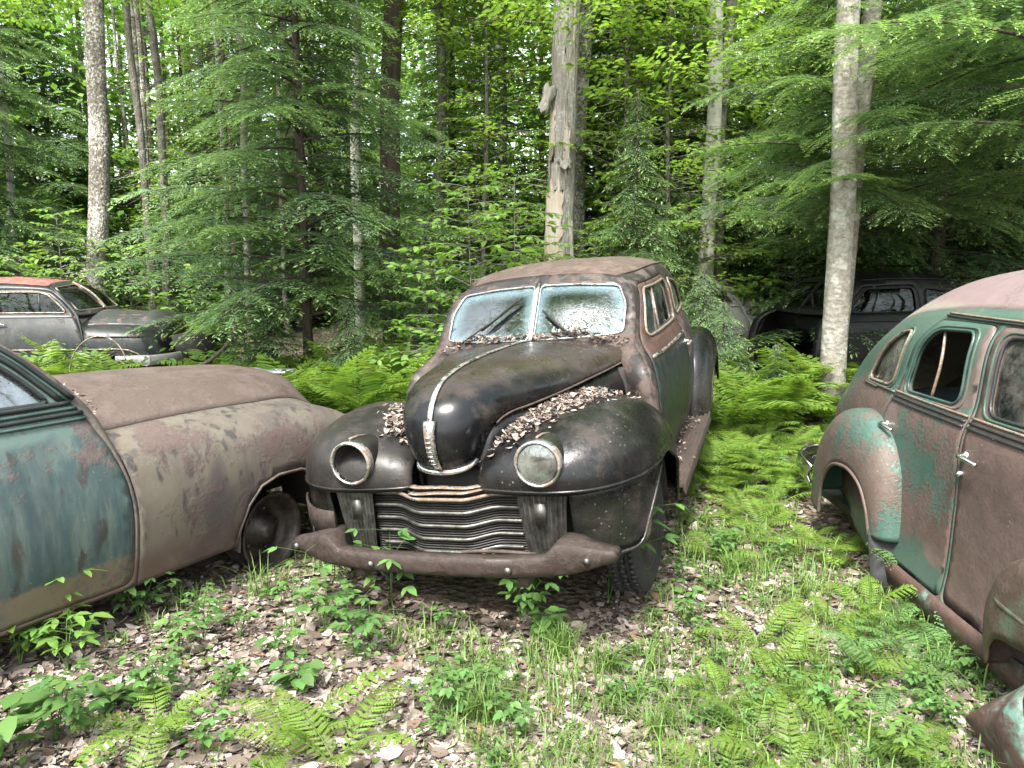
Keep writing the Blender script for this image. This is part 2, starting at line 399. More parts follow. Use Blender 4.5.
def bark(name, c1, c2, c3, sc=1.0, vert=.22, lichen=(.45, .46, .42), lam=.25, bmp=.7, moss=0.0, lsc=9):
    b = NB(name); co = b.co('Object', (1, 1, vert)); n = b.noise(co, 22*sc, 7, .7); n0 = b.noise(b.co(), 2.2, 5, .6); v = b.vor(co, 26*sc)
    col = b.mix(b.step(n, .35, .65), c1, c2); col = b.mix(b.step(v, .45, .1), col, c3) if False else b.mix(b.math('MULTIPLY', b.step(v, .25, .0), .6), col, c3)
    lm = b.step(b.math('ADD', b.math('MULTIPLY', b.noise(b.co(), lsc, 7, .7), .7), b.math('MULTIPLY', n0, .4)), .62-lam*.25, .72-lam*.2)
    col = b.mix(b.math('MULTIPLY', lm, .85), col, lichen)
    if moss:
        mm = b.step(b.math('ADD', n0, b.math('MULTIPLY', b.sep(b.co(), 2), -.12)), .62-moss*.4, .75-moss*.3); col = b.mix(mm, col, (.05, .075, .02))
    MATS[name] = b.done(b.bsdf(col, .9, 0.0, b.bump(b.math('ADD', n, b.math('MULTIPLY', v, .6)), bmp, .03), .2)); return MATS[name]
def birch(name):
    b = NB(name); n = b.noise(b.co('Object', (1, 1, 9)), 5, 5, .65); n0 = b.noise(b.co(), 3.5, 6, .65)
    col = b.mix(b.step(n0, .35, .7), (.55, .53, .48), (.32, .31, .27)); col = b.mix(b.step(n, .62, .7), col, (.05, .045, .04))
    col = b.mix(b.step(b.noise(b.co(), 6, 5, .6), .6, .72), col, (.16, .18, .12))
    MATS[name] = b.done(b.bsdf(col, .75, 0.0, b.bump(n, .4, .01), .2)); return MATS[name]

# car finishes
RU, RU2 = (.085, .045, .028), (.15, .085, .055)
paint('c_hood', (.006, .007, .009), (.011, .012, .015), (.040, .032, .027), (.068, .054, .046), .42, .25, .66, 1.1, lichen=.25, soft=.06, zones=[(0, -.15, .35, -1, (.06, .044, .035), .9), (2, 1.14, .04, 1, (.055, .042, .034), .25)])
paint('c_fender', (.009, .009, .0095), (.017, .016, .016), (.032, .026, .022), (.05, .04, .034), .41, .27, .6, 1.1, lichen=.4, soft=.07, zones=[(2, .62, .03, -1, (.026, .027, .022), .06)])
paint('c_fender_grey', (.022, .019, .0175), (.032, .028, .026), (.038, .029, .024), (.055, .043, .036), .48, .40, .65, 1.1, lichen=.3, soft=.07)
paint('c_roof', (.115, .083, .068), (.15, .112, .093), (.09, .055, .041), (.17, .127, .105), .52, .55, .8, 1.4, lichen=.45, streak=.3, kf=0.66)
paint('c_body', (.045, .038, .036), (.025, .024, .026), (.085, .052, .042), (.125, .092, .078), .47, .40, .72, 1.8, lichen=.5, patches=[((.14, .115, .105), 5.5, .60, .03), ((.10, .045, .042), 4.0, .62, .05)], zones=[(2, .92, .06, -1, (.025, .022, .022), .15)], kf=0.58)
paint('c_door', (.012, .02, .022), (.03, .045, .042), (.10, .055, .045), (.16, .085, .07), .40, .40, .7, 1.3, lichen=.35, streak=.8, zones=[(2, 1.02, .05, 1, (.13, .075, .065), .12)])
paint('c_bumper', (.048, .032, .027), (.062, .044, .037), (.036, .024, .02), (.075, .053, .043), .5, .5, .75, 3, lichen=.35, patches=[((.26, .25, .2), 5.0, .70, .02)])
paint('c_board', (.05, .042, .036), (.075, .062, .052), (.06, .04, .03), (.10, .07, .052), .5, .8, .9, 2)
paint('l_skin', (.13, .108, .092), (.16, .143, .115), (.09, .062, .056), (.12, .085, .075), .45, .50, .72, .9, lichen=.3, streak=.7, vst=.4, patches=[((.175, .15, .112), 1.5, .55, .10), ((.085, .074, .07), 3.4, .60, .08), ((.06, .054, .052), 17.0, .60, .06)], zones=[(2, .38, .06, -1, (.135, .088, .07), .12)], seed=2.0, kf=0.7)
paint('l_hood', (.112, .083, .07), (.135, .102, .086), (.08, .054, .045), (.135, .10, .085), .5, .46, .7, .9, lichen=.35, streak=.25, patches=[((.17, .145, .105), 1.6, .60, .08)], seed=2.5, kf=.66)
paint('l_door', (.05, .082, .085), (.115, .15, .135), (.085, .066, .062), (.125, .096, .09), .42, .40, .68, 1.5, lichen=.3, streak=.9, vst=.28, patches=[((.026, .042, .05), 3.2, .49, .12), ((.115, .092, .086), 2.6, .60, .07), ((.05, .05, .048), 14.0, .62, .05)], zones=[(2, .40, .015, -1, (.185, .145, .10), .14), (2, .985, .02, 1, (.10, .15, .135), .1)], seed=3.0, kf=0.74)
paint('r_skin', (.045, .10, .078), (.068, .128, .104), (.092, .064, .055), (.115, .078, .068), 0.515, .38, .62, .95, soft=.02, fine=.08, lichen=.3, streak=.4, patches=[((.16, .125, .11), 2.3, .60, .015), ((.20, .09, .075), 3.2, .66, .05)], seed=5.0, zones=[(2, 1.04, .04, 1, 'clean', .3), (2, .30, .05, -1, 'clean', .25)], kf=0.74)
paint('r_door_front', (.05, .10, .078), (.065, .125, .095), (.088, .06, .053), (.12, .08, .07), .62, .42, .66, 1.2, soft=.03, fine=.15, lichen=.3, streak=.5, patches=[((.17, .085, .075), 3.0, .62, .05)], zones=[(0, .22, .04, -1, (.045, .115, .085), .2)], seed=6.0, kf=0.74)
paint('r_door_rear', (.045, .10, .078), (.068, .128, .104), (.092, .060, .052), (.118, .075, .066), .52, .38, .62, 1.0, soft=.02, fine=.08, lichen=.3, streak=.4, patches=[((.14, .11, .098), 2.3, .58, .015), ((.17, .085, .07), 3.2, .64, .05)], seed=5.6, zones=[(2, 1.04, .04, 1, 'clean', .3), (2, .36, .06, -1, 'clean', .25), (0, -.60, .04, -1, 'clean', .2)], kf=0.76)
paint('r_fender', (.05, .105, .085), (.08, .14, .12), (.09, .066, .054), (.115, .085, .07), .475, .36, .6, 1.0, soft=.03, fine=.10, lichen=.3, streak=.5, seed=8.8, kf=0.76)
plain('rim_metal', (.06, .05, .043), .5, .5, .5, 16, .3)
paint('r_roof', (.20, .145, .15), (.24, .185, .18), (.13, .085, .082), (.20, .16, .15), .42, .5, .75, 1.6, lichen=.3, streak=.4, seed=6.5, zones=[(2, 1.52, .03, -1, (.26, .235, .20), .06)], kf=0.66)
paint('r_brown', (.085, .058, .046), (.105, .072, .058), (.06, .04, .032), (.11, .078, .063), .5, .42, .65, 1.4, lichen=.3, patches=[((.10, .13, .09), 3.0, .62, .04)], seed=7.0, kf=0.6)
paint('r_crumple', (.13, .078, .068), (.16, .095, .085), (.085, .05, .043), (.15, .09, .08), .5, .4, .65, 1.6, lichen=.3, patches=[((.22, .38, .32), 4.0, .57, .05)], seed=7.5)
paint('m_skin', (.02, .025, .028), (.045, .052, .053), (.12, .075, .065), (.16, .115, .10), .40, .42, .75, 1.6, lichen=.6, streak=.8, seed=8.0, zones=[(2, .42, .05, -1, (.09, .075, .065), .15)], kf=.42)
paint('m_red', (.20, .065, .05), (.25, .09, .07), (.20, .07, .05), (.30, .15, .12), .5, .6, .85, 1.5, lichen=.3, patches=[((.045, .052, .062), 1.0, .57, .02)], seed=9.2, kf=.62)
paint('m_hood', (.045, .05, .052), (.08, .085, .085), (.16, .07, .06), (.20, .11, .095), .455, .40, .75, 1.1, lichen=.3, soft=.03, seed=9.6)
paint('m_bumper', (.42, .42, .40), (.5, .5, .47), (.16, .10, .07), (.24, .17, .13), .38, .35, .8, 3, lichen=.2)
paint('b_skin', (.007, .007, .008), (.012, .012, .012), (.022, .018, .016), (.03, .025, .022), .40, .5, .75, 1.4, lichen=.1)
plain('grille_metal', (.10, .098, .09), .42, .75, .5, 20, .2); plain('grille_fin', (.035, .033, .03), .5, .4, .4, 14, .1)
paint('w_skin', (.42, .42, .39), (.5, .5, .47), (.16, .10, .08), (.24, .17, .14), .40, .5, .8, 1.5, lichen=.3)
chrome('chrome', .55, (.5, .5, .49)); chrome('chrome_clean', .15, (.66, .67, .67)); chrome('chrome_dull', .85, (.40, .39, .36))
plain('dark_metal', (.018, .016, .015), .7); plain('rusty_metal', (.05, .034, .027), .8, 0, .4, 20, .4); plain('rubber', (.016, .016, .017), .72, 0, .3, 20, .25)
plain('black_trim', (.014, .018, .018), .45); plain('green_trim', (.03, .055, .048), .4); plain('seat_cloth', (.05, .045, .04), .95, 0, .4, 6); plain('seat_blue', (.045, .055, .06), .9, 0, .4, 6)
plain('headliner', (.06, .055, .05), .95); plain('silver_sheet', (.24, .27, .31), .45, .2, .25, 4)
plain('reflector', (.55, .56, .55), .3, .9, .3, 6)
glass('glass_ws', (.42, .56, .56), .05, (.20, .30, .34), 1.7, .40); glass('glass_side', (.55, .68, .62), .22, (.30, .36, .32), 1.4); glass('glass_lamp', (.85, .88, .85), .30, (.50, .52, .46), 2.0)
glass('glass_dark', (.30, .34, .32), .10, (.05, .055, .05), .45); glass('glass_blue', (.62, .72, .78), .38, (.42, .50, .56), 2.2); glass('glass_dusty', (.45, .48, .44), .55, (.19, .19, .165), 1.0)
# plants
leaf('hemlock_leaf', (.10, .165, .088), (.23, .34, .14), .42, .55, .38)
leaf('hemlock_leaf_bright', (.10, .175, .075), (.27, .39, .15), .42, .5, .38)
leaf('maple_leaf', (.15, .25, .05), (.25, .37, .075), .52, .45, .35)
leaf('sapling_leaf', (.12, .22, .055), (.21, .34, .08), .46, .42, .30)
leaf('fern_leaf', (.095, .17, .03), (.18, .275, .045), .46, .5, .30)
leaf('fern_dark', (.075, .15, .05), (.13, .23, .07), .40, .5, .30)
leaf('weed_leaf', (.065, .135, .04), (.11, .205, .055), .38, .42, .30)
leaf('weed_pale', (.10, .185, .045), (.145, .25, .055), .42, .45, .25)
leaf('grass_leaf', (.08, .14, .035), (.16, .25, .065), .40, .5, .30)
leaf('cover_leaf', (.07, .135, .032), (.12, .21, .045), .40, .5, .40)
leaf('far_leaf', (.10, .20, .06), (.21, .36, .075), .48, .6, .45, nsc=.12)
leaf('brown_fir', (.05, .034, .02), (.09, .06, .035), .2, .7, .3)
bark('bark_grey', (.19, .175, .155), (.30, .28, .25), (.035, .03, .026), 1.1, .16, (.40, .395, .37), .28, 1.0, moss=.1, lsc=20)
bark('bark_lichen', (.085, .075, .06), (.17, .155, .13), (.04, .034, .028), 1.3, .5, (.46, .45, .41), .42, .9, moss=.2, lsc=24)
bark('bark_dark', (.055, .042, .033), (.095, .074, .06), (.022, .017, .014), 1.0, .18, (.15, .15, .12), .15, 1.0)
bark('bark_thin', (.085, .076, .066), (.16, .145, .125), (.035, .03, .026), 1.6, .3, (.26, .26, .23), .30)
bark('bark_beech', (.15, .14, .115), (.24, .225, .19), (.07, .063, .052), .7, 1.3, (.37, .37, .33), .28, .45, moss=.35, lsc=7)
bark('wood_bare', (.32, .26, .20), (.42, .37, .31), (.17, .13, .10), .8, .08, (.36, .33, .29), .2, .5)
birch('bark_birch')
def dead_leaf():
    b = NB('dead_leaf'); g = b.n('NewGeometry'); i = g.outputs['Random Per Island']; n = b.noise(g.outputs['Position'], 40, 4, .6)
    col = b.ramp(i, [(0, (.045, .033, .027)), (.25, (.105, .08, .066)), (.5, (.205, .165, .14)), (.75, (.31, .262, .23)), (.92, (.40, .35, .31)), (.96, (.17, .095, .05)), (1, (.12, .09, .072))])
    col = b.mix(b.math('MULTIPLY', b.step(n, .42, .7), .6), col, (.085, .062, .05))
    MATS['dead_leaf'] = b.done(b.bsdf(col, .75, 0, None, .3))
dead_leaf()
def ground_mat():
    b = NB('forest_floor'); co = b.co('Object'); nz = b.n('TexNoise'); nz.inputs['Scale'].default_value = 9; nz.inputs['Detail'].default_value = 5
    wc = b.mix(.16, co, nz.outputs['Color']); v = b.n('TexVoronoi'); b.put(v.inputs['Vector'], wc); v.inputs['Scale'].default_value = 24
    r = b.sep(v.outputs['Color'], 0)
    col = b.ramp(r, [(0, (.05, .035, .027)), (.3, (.10, .07, .054)), (.6, (.13, .096, .078)), (.85, (.18, .145, .12)), (1, (.11, .068, .045))])
    v2 = b.vor(wc, 70, 'Color'); col = b.mix(.45, col, b.ramp(b.sep(v2, 0), [(0, (.04, .028, .021)), (.5, (.13, .095, .076)), (1, (.26, .21, .175))]))
    n = b.noise(co, 1.3, 6, .6); col = b.mix(b.math('MULTIPLY', b.step(n, .5, .66), .6), col, (.045, .032, .023))
    g = b.noise(b.co('Object', None, (5, 2, 0)), .7, 7, .65); col = b.mix(b.math('MULTIPLY', b.step(g, .55, .68), .6), col, (.05, .07, .022))
    h = b.math('ADD', v.outputs['Distance'], b.math('MULTIPLY', b.noise(co, 30, 5, .6), .6))
    MATS['forest_floor'] = b.done(b.bsdf(col, .9, 0, b.bump(h, .8, .03), .2))
ground_mat()
def M(n): return MATS[n]
# ------------------------------------------------------------------ car pieces shared by every car
def wheel(name, parent, c, r=.345, w=.165, mats=('rubber', 'rim_metal', 'chrome_dull'), yaw=0.0, tyre=True, side=1, cap=True):
    e = empty(name, c, (0, 0, yaw)); e.parent = parent
    h = w/2
    if tyre:
        prof = [(r*.66, -h*.75), (r*.74, -h*.98), (r*.88, -h*1.02), (r*.965, -h*.86)]
        for k in range(5):                                        # grooves of the tread
            y = -h*.72+k*h*.36
            prof += [(r, y-h*.13), (r, y+h*.10), (r*.972, y+h*.13), (r*.972, y+h*.20)]
        prof = prof[:-2]+[(r*.965, h*.86), (r*.88, h*1.02), (r*.74, h*.98), (r*.66, h*.75)]
        t = lathe('tyre', prof, M(mats[0]), e, 72)
        b = MB()
        for k in range(64):                                       # tread blocks
            a = 2*math.pi*k/64
            for q in (-1, 0, 1):
                Rm = np.array([[math.cos(a), 0, -math.sin(a)], [0, 1, 0], [math.sin(a), 0, math.cos(a)]])
                V, F = box_vf((r+.001, q*h*.55+(k % 2)*.006, 0), (.012, h*.34, .018)); b.add(V@Rm.T, F)
        b.build('tread', M(mats[0]), t)
    s = side
    rim = [(r*.70, -h*.8), (r*.68, -h*.72), (r*.62, -h*.6), (r*.60, h*.2*s), (r*.60, h*.35), (r*.66, h*.72), (r*.71, h*.80), (r*.71, h*.86), (r*.68, h*.84), (r*.62, h*.5), (r*.45, h*.32), (r*.30, h*.38), (r*.25, h*.55), (r*.001, h*.58)]
    if not tyre: rim = [(r*.70, -h*.8), (r*.66, -h*.6), (r*.62, 0), (r*.64, h*.7), (r*.70, h*.84), (r*.735, h*.92), (r*.73, h*1.0), (r*.69, h*.98), (r*.63, h*.7), (r*.60, h*.1), (r*.55, -h*.45), (r*.40, -h*.40), (r*.29, -h*.30), (r*.25, h*.35), (r*.15, h*.50), (r*.14, h*.7), (.001, h*.74)]
    rim = [(a, y*s) for a, y in rim]
    rm = lathe('rim', rim, M(mats[1]), e, 40)
    b = MB()
    for k in range(5):
        a = 2*math.pi*k/5; V, F = lathe_vf([(.002, s*h*(.52 if tyre else -.1)), (.013, s*h*(.52 if tyre else -.1)), (.014, s*h*(.36 if tyre else -.38))], 8, 'y', (r*.38*math.cos(a), 0, r*.38*math.sin(a))); b.add(V, F)
    b.build('wheel_nut', M(mats[1]), e, True)
    if cap: lathe('hubcap', [(r*.30, s*h*.45), (r*.29, s*h*.68), (r*.2, s*h*.85), (.001, s*h*.92)], M(mats[2]), e, 28)
    return e
def headlight(parent, c, r=.112, L=.42, body='c_fender', ring='chrome', lens=True, drop=.03):
    x, y, z = c; e = empty('headlight', c); e.parent = parent
    prof = [(r*.86, .0), (r*1.0, -.02), (r*1.02, -.07), (r*.98, -.16), (r*.84, -.27), (r*.55, -.38), (.01, -L)]
    V, F = lathe_vf(prof, 36, 'x'); V[:, 2] += -drop*(V[:, 0]/L)**2
    b = MB(); b.add(V, F); o = b.build('lamp_shell', M(body), e, True); orient(o.data)
    lathe('chrome_ring', [(r*.87, -.005), (r*.885, .014), (r*.95, .020), (r*1.03, .010), (r*1.05, -.012), (r*1.02, -.03)], M(ring), e, 40, 'x')
    if lens:
        lathe('reflector', [(r*.83, .0), (r*.7, -.03), (r*.4, -.06), (.001, -.07)], M('reflector'), e, 32, 'x')
        lathe('lens', [(r*.85, .010), (r*.6, .022), (r*.3, .028), (.001, .03)], M('glass_lamp'), e, 32, 'x')
    else:
        lathe('reflector', [(r*.83, .0), (r*.78, -.05), (r*.6, -.12), (.001, -.16)], M('dark_metal'), e, 32, 'x')
        b = MB(); b.add(*tube_vf([(-.14, .0, -.02), (-.09, .03, -.05), (-.06, .0, -.075), (-.02, -.02, -.085)], .007, 6)); b.build('lamp_wire', M('rusty_metal'), e, True)
        b = MB(); b.add(*lathe_vf([(.001, -.045), (.016, -.045), (.018, -.08), (.001, -.085)], 12, 'x', (0, -.035, -.075))); b.build('bulb_socket', M('rusty_metal'), e, True)
    return e
def window(S, parent, name, hole_uv, sy, gl='glass_side', trim='chrome_dull', r=.009, off=-.012, center=(0, 0, .8)):
    """chrome trim round an opening and the pane set a little inside it"""
    P = on_surf(S, densify(hole_uv*np.array([S.Lu, S.Lv]), .03)/np.array([S.Lu, S.Lv]), .002, sy, center)
    f = tube(name, P, r, M(trim), parent, 6, True)
    if gl: panel('pane', S, hole_uv, [], M(gl), f, .09, sy, 0, 0, off, center)
    return f
def door_handle(parent, c, sy, L=.13, mat='chrome_clean', fwd=-1):
    x, y, z = c; e = empty('door_handle', (0, 0, 0)); e.parent = parent
    o = sy
    tube('grip', curve([(x, y, z), (x, y+o*.035, z+.002), (x+fwd*.02, y+o*.045, z+.003), (x+fwd*L*.6, y+o*.043, z), (x+fwd*L, y+o*.034, z-.008)], 16), np.r_[np.full(4, .013), np.linspace(.012, .009, 12)], M(mat), e, 8)
    lathe('escutcheon', [(.022, 0), (.02, sy*.008), (.001, sy*.01)], M(mat), e, 16, 'y', (x, y-sy*.001, z))
    return e
def bench(parent, x, y0, y1, mat='seat_cloth', z=.34, h=.62):
    e = empty('bench_seat', (0, 0, 0)); e.parent = parent
    b = MB(); b.add(*box_vf((x+.22, (y0+y1)/2, z+.07), (.52, y1-y0, .2))); o = b.build('cushion', M(mat), e, True); bevel(o, .06, 3)
    a = R(-14); Rm = np.array([[math.cos(a), 0, math.sin(a)], [0, 1, 0], [-math.sin(a), 0, math.cos(a)]])
    n, m = 14, 26; P = []
    for i, t in enumerate(np.linspace(0, 2*math.pi, n, endpoint=False)):                       # rounded upholstered back
        row = []
        for yy in np.linspace(-1, 1, m):
            hh = h*(1-.22*abs(yy)**5)
            row.append((x-.06-.14*(.5+.5*math.sin(t))*hh+.08*math.cos(t)*(1-abs(yy)**8*.5), (y0+y1)/2+yy*(y1-y0)/2, z+hh*(.5+.5*math.sin(t))))
        P.append(row)
    P = np.swapaxes(np.array(P), 0, 1); grid_obj('seat_back', P, M(mat), e, (x, 0, z+.3), 0, True, True)
def steering(parent, c, tilt=R(35), r=.21, mat='black_trim'):
    e = empty('steering_wheel', c, (0, tilt, 0)); e.parent = parent
    th = np.linspace(0, 2*math.pi, 40, endpoint=False); tube('wheel_rim', np.stack([0*th, r*np.cos(th), r*np.sin(th)], 1), .012, M(mat), e, 8, True)
    b = MB()
    for k in range(3):
        a = math.pi/2+k*2*math.pi/3; b.add(*tube_vf([(0, 0, 0), (0, r*math.cos(a), r*math.sin(a))], .008, 6))
    b.add(*tube_vf([(0, 0, 0), (.7, 0, -.02)], .02, 8)); b.build('column', M(mat), e, True)

# ------------------------------------------------------------------ pre-war sedan with pontoon fenders (the centre car, and the black one in the wood)
def prewar_sedan(root, m, full=True):
    g = lambda k: M(m[k]); tr = 'chrome_dull' if full else 'b_skin'; gs = 'glass_side' if full else 'glass_dark'
    X = [[-.58, -.58, -.60, -.70, -.86, -1.16, -1.24, -1.24, -1.22],
         [-.95, -.95, -.97, -1.03, -1.12, -1.38, -1.46, -1.46, -1.45],
         [-1.6]*9, [-2.2]*9, [-2.8]*9, [-3.4]*9, [-3.9]*9, [-4.15]*9]
    Y = [[.76, .79, .80, .74, .66, .60, .52, .28, 0], [.78, .81, .825, .78, .725, .65, .585, .34, 0], [.78, .83, .845, .805, .755, .685, .62, .37, 0],
         [.78, .82, .84, .80, .755, .685, .62, .37, 0], [.76, .79, .80, .76, .72, .64, .575, .34, 0], [.70, .72, .72, .67, .61, .47, .40, .22, 0],
         [.55, .56, .55, .5, .45, .35, .28, .15, 0], [.3, .3, .3, .27, .24, .18, .15, .08, 0]]
    Z = [[.32, .5, .78, 1.03, 1.12, 1.44, 1.51, 1.55, 1.56], [.32, .5, .78, 1.03, 1.12, 1.44, 1.515, 1.585, 1.60], [.32, .5, .78, 1.03, 1.12, 1.435, 1.525, 1.605, 1.625],
         [.32, .5, .78, 1.03, 1.12, 1.43, 1.52, 1.60, 1.62], [.32, .5, .78, 1.02, 1.1, 1.40, 1.48, 1.555, 1.57], [.32, .5, .75, .95, 1.03, 1.22, 1.28, 1.34, 1.36],
         [.34, .48, .68, .82, .88, .98, 1.02, 1.05, 1.06], [.4, .48, .58, .66, .70, .74, .76, .77, .775]]
    S = Surf(np.stack([X, Y, Z], -1)); C0 = (-2.0, 0, .8)
    uv = lambda P: S.inv(P, .78)
    vd = S.kv[6]+.012                                   # drip rail
    v1 = (S.kv[5]+S.kv[4])/2
    # outlines on the side, (x, z)
    door = uv(rounded([(-.71, .335), (-.71, .80), (-.82, 1.04), (-.99, 1.15), (-1.27, 1.455), (-1.98, 1.475), (-2.05, 1.12), (-2.03, .75), (-1.93, .335)], .05))
    win = uv(rounded([(-1.06, 1.135), (-1.29, 1.42), (-1.93, 1.435), (-1.97, 1.145)], .06))
    qwin = uv(rounded([(-2.13, 1.15), (-2.10, 1.43), (-2.55, 1.37), (-2.86, 1.16)], .08))
    for sy in (1, -1):
        panel('body_side', S, [(0, 0), (1, 0), (1, vd), (0, vd)], [door, qwin], g('body'), root, .05, sy, .014, 0, 0, C0)
        d = panel('door', S, door, [win], g('door'), root, .05, sy, .02, .007, -.001, C0)
        f = window(S, d, 'window_frame', win, sy, gs, tr, .010, -.012, C0)
        vp = on_surf(S, uv([(-1.36, 1.14), (-1.46, 1.41)]), -.006, sy, C0); tube('vent_bar', vp, .009, M(tr), f, 6)
        window(S, root, 'quarter_window', qwin, sy, gs, tr, .009, -.012, C0)
        ml = on_surf(S, uv([(x, 1.035) for x in np.linspace(-.86, -2.0, 20)]), .006, sy, C0); tube('side_molding', ml, .012, M('chrome' if full else 'b_skin'), d, 6, False, (.5, 1.2))
        hp = on_surf(S, uv([(-1.93, .97)]), .0, sy, C0)[0]; door_handle(d, hp, sy, .12, 'chrome', 1)
    U = np.linspace(0, 1, 60); Vv = np.linspace(vd, 1, 16)
    Pr = np.array([[S.ev([u, v])[0] for v in Vv] for u in U]); P = np.concatenate([Pr, mir(Pr[:, ::-1])[:, 1:]], 1)
    grid_obj('roof', P, g('roof'), root, (-2, 0, .6), .014)
    for sy in (1, -1): tube('drip_rail', on_surf(S, np.stack([np.linspace(.03, .6, 40), np.full(40, vd)], 1), .004, sy, C0), .008, g('roof'), root, 6)
    # windshield frame and its two panes
    c = S.C[0]
    Wc = np.array([[(-.80, 0, 1.09), (-.81, .25, 1.095), (-.835, .5, 1.105), c[4]], [(-1.10, 0, 1.45), (-1.11, .24, 1.45), (-1.135, .47, 1.445), c[5]],
                   [c[8], c[7], (-1.243, .43, 1.532), c[6]]]).swapaxes(0, 1)       # u lateral, v up
    WS = Surf(Wc); cw = (-2.2, 0, 1.2)
    hole = rounded([(.035, .17), (.90, .17), (.905, .80), (.035, .84)], .10)
    hole = rounded([(.035, .17), (.60, .165), (.90, .17), (.915, .5), (.89, .80), (.5, .835), (.035, .845)], .05, 4)
    for sy in (1, -1):
        wf = panel('windshield_frame', WS, [(0, 0), (1, 0), (1, 1), (0, 1)], [hole], g('body'), root, .04, sy, .016, 0, 0, cw)
        P = on_surf(WS, hole, .003, sy, cw); P = densify(P, .03); tube('chrome_trim', P, .0065, M('chrome' if full else 'b_skin'), wf, 6, True)
        panel('windshield_pane', WS, hole, [], g('ws'), wf, .05, sy, 0, 0, -.008, cw, True, .16)
    tube('windshield_divider', on_surf(WS, [(.0, t) for t in np.linspace(.15, .86, 8)], .012, 1, cw), .014, M('chrome_clean' if full else 'b_skin'), root, 8, False, (1.2, .6))
    for sy, a0, a1 in ((1, (.52, .12), (.17, .46)), (-1, (.72, .13), (.22, .62))):
        w = empty('windshield_wiper'); w.parent = root
        P = on_surf(WS, [a0, ((a0[0]+a1[0])/2, (a0[1]+a1[1])/2), a1], .04, sy, cw); tube('wiper_arm', P, .006, M('dark_metal'), w, 6)
        q0 = on_surf(WS, [(a0[0]*.7+a1[0]*.3, a0[1]*.7+a1[1]*.3), a1], .028, sy, cw); d = q0[1]-q0[0]; tube('wiper_blade', [q0[0], q0[0]+d*.5, q0[0]+d*1.12], .009, M('rubber'), w, 6)
    # hood
    HC = [(.605, 0, .772), (.672, 0, .87), (.69, 0, .97), (.655, 0, 1.08), (.55, 0, 1.165), (.35, 0, 1.205), (.05, 0, 1.215), (-.35, 0, 1.205), (-.66, 0, 1.19), (-.90, 0, 1.165)]
    HE = [(.53, .135, .818), (.52, .165, .86), (.49, .195, .93), (.43, .225, .98), (.34, .255, 1.0), (.2, .315, 1.005), (-.02, .39, 1.01), (-.36, .485, 1.02), (-.64, .56, 1.03), (-.90, .64, 1.05)]
    hood = bow(HC, HE, mir(HE), 2.25, 80, 61)
    if full:
      grid_obj('hood', hood, g('hood'), root, (-.2, 0, .8), .012)
      tube('hood_seam_trim', hood[14:, 0]+[0, -.004, -.004], .006, M('rusty_metal'), root, 6); tube('hood_seam_trim', hood[14:, -1]+[0, .004, -.004], .006, M('rusty_metal'), root, 6)
      st = np.array([hood[i, 30] for i in range(12, 80, 2)]); tube('hood_strip', st+[.004, 0, .006], .012, M('chrome'), root, 8, False, (1.15, .5))
      tube('nose_trim', hood[1]+[.006, 0, .0]-np.array([0, 0, .004]), .014, M('chrome'), root, 8)
      b = MB(); e0 = np.array([hood[i, 30] for i in range(2, 14)])
      b.add(*tube_vf(e0+[.012, 0, 0], np.linspace(.018, .028, 12), 8, False, (1.1, .7)))
      for i in range(7): b.add(*box_vf(e0[2+i]+[.034, 0, 0], (.008, .026, .006)))
      b.build('hood_emblem', M('chrome'), root, True)
    # panel between hood and fender
    HEd = curve(HE, 50); tt = np.linspace(0, 1, 50)[:, None]; lowr = HEd+np.concatenate([-.03+0*tt, .02+.075*tt**2, -.22-.16*tt], 1)
    for sy in (1, -1):
        P = np.stack([HEd+[0, -.012, -.004], HEd*.7+lowr*.3+[0, .010, 0], lowr], 1)*[1, sy, 1]
        if full: grid_obj('hood_side', P, g('fender'), root, (-.2, 0, .7), .01)
    CW = [[S.ev([0, v])[0] for v in np.linspace(0, S.kv[4], 24)], [S.ev([0, v])[0]+[.012, -.03, 0] for v in np.linspace(0, S.kv[4], 24)], [S.ev([0, v])[0]+[-.02, -.14, 0] for v in np.linspace(0, S.kv[4], 24)]]
    for sy in (1, -1): grid_obj('cowl_side', np.array(CW)*[1, sy, 1], g('body'), root, (-.9, 0, .7), .01)
    q = np.linspace(-1, 1, 31); cp = np.array([[(-.88+.02*abs(t)**2, .65*t, 1.165-.11*abs(t)**2.6) for t in q], [(-.99, .67*t, 1.155-.05*abs(t)**2.4) for t in q]]); grid_obj('cowl_top', cp, g('hood'), root, (-1, 0, .6), .01)
    # front fenders
    FC = [(.668, .50, .695), (.672, .505, .74), (.645, .52, .83), (.56, .55, .91), (.40, .59, .96), (.18, .63, .985), (-.05, .655, .975), (-.25, .67, .94), (-.45, .685, .855), (-.61, .70, .73), (-.71, .70, .55), (-.76, .70, .33)]
    FO = [(.10, 0.925, .700), (.09, 0.926, .704), (.06, 0.927, .706), (.03, 0.927, .706), (-.02, 0.927, .703), (-.09, 0.926, .69), (-.17, 0.925, .665), (-.25, 0.923, .63), (-.33, .94, .565), (-.39, .93, .48), (-.43, .92, .38), (-.46, .91, .29)]
    FI = [(.60, .165, .70), (.60, .165, .73), (.575, .17, .78), (.50, .18, .82), (.36, .22, .85), (.18, .28, .86), (-.03, .36, .86), (-.24, .44, .85), (-.44, .52, .79), (-.60, .58, .68), (-.7, .62, .5), (-.76, .62, .33)]
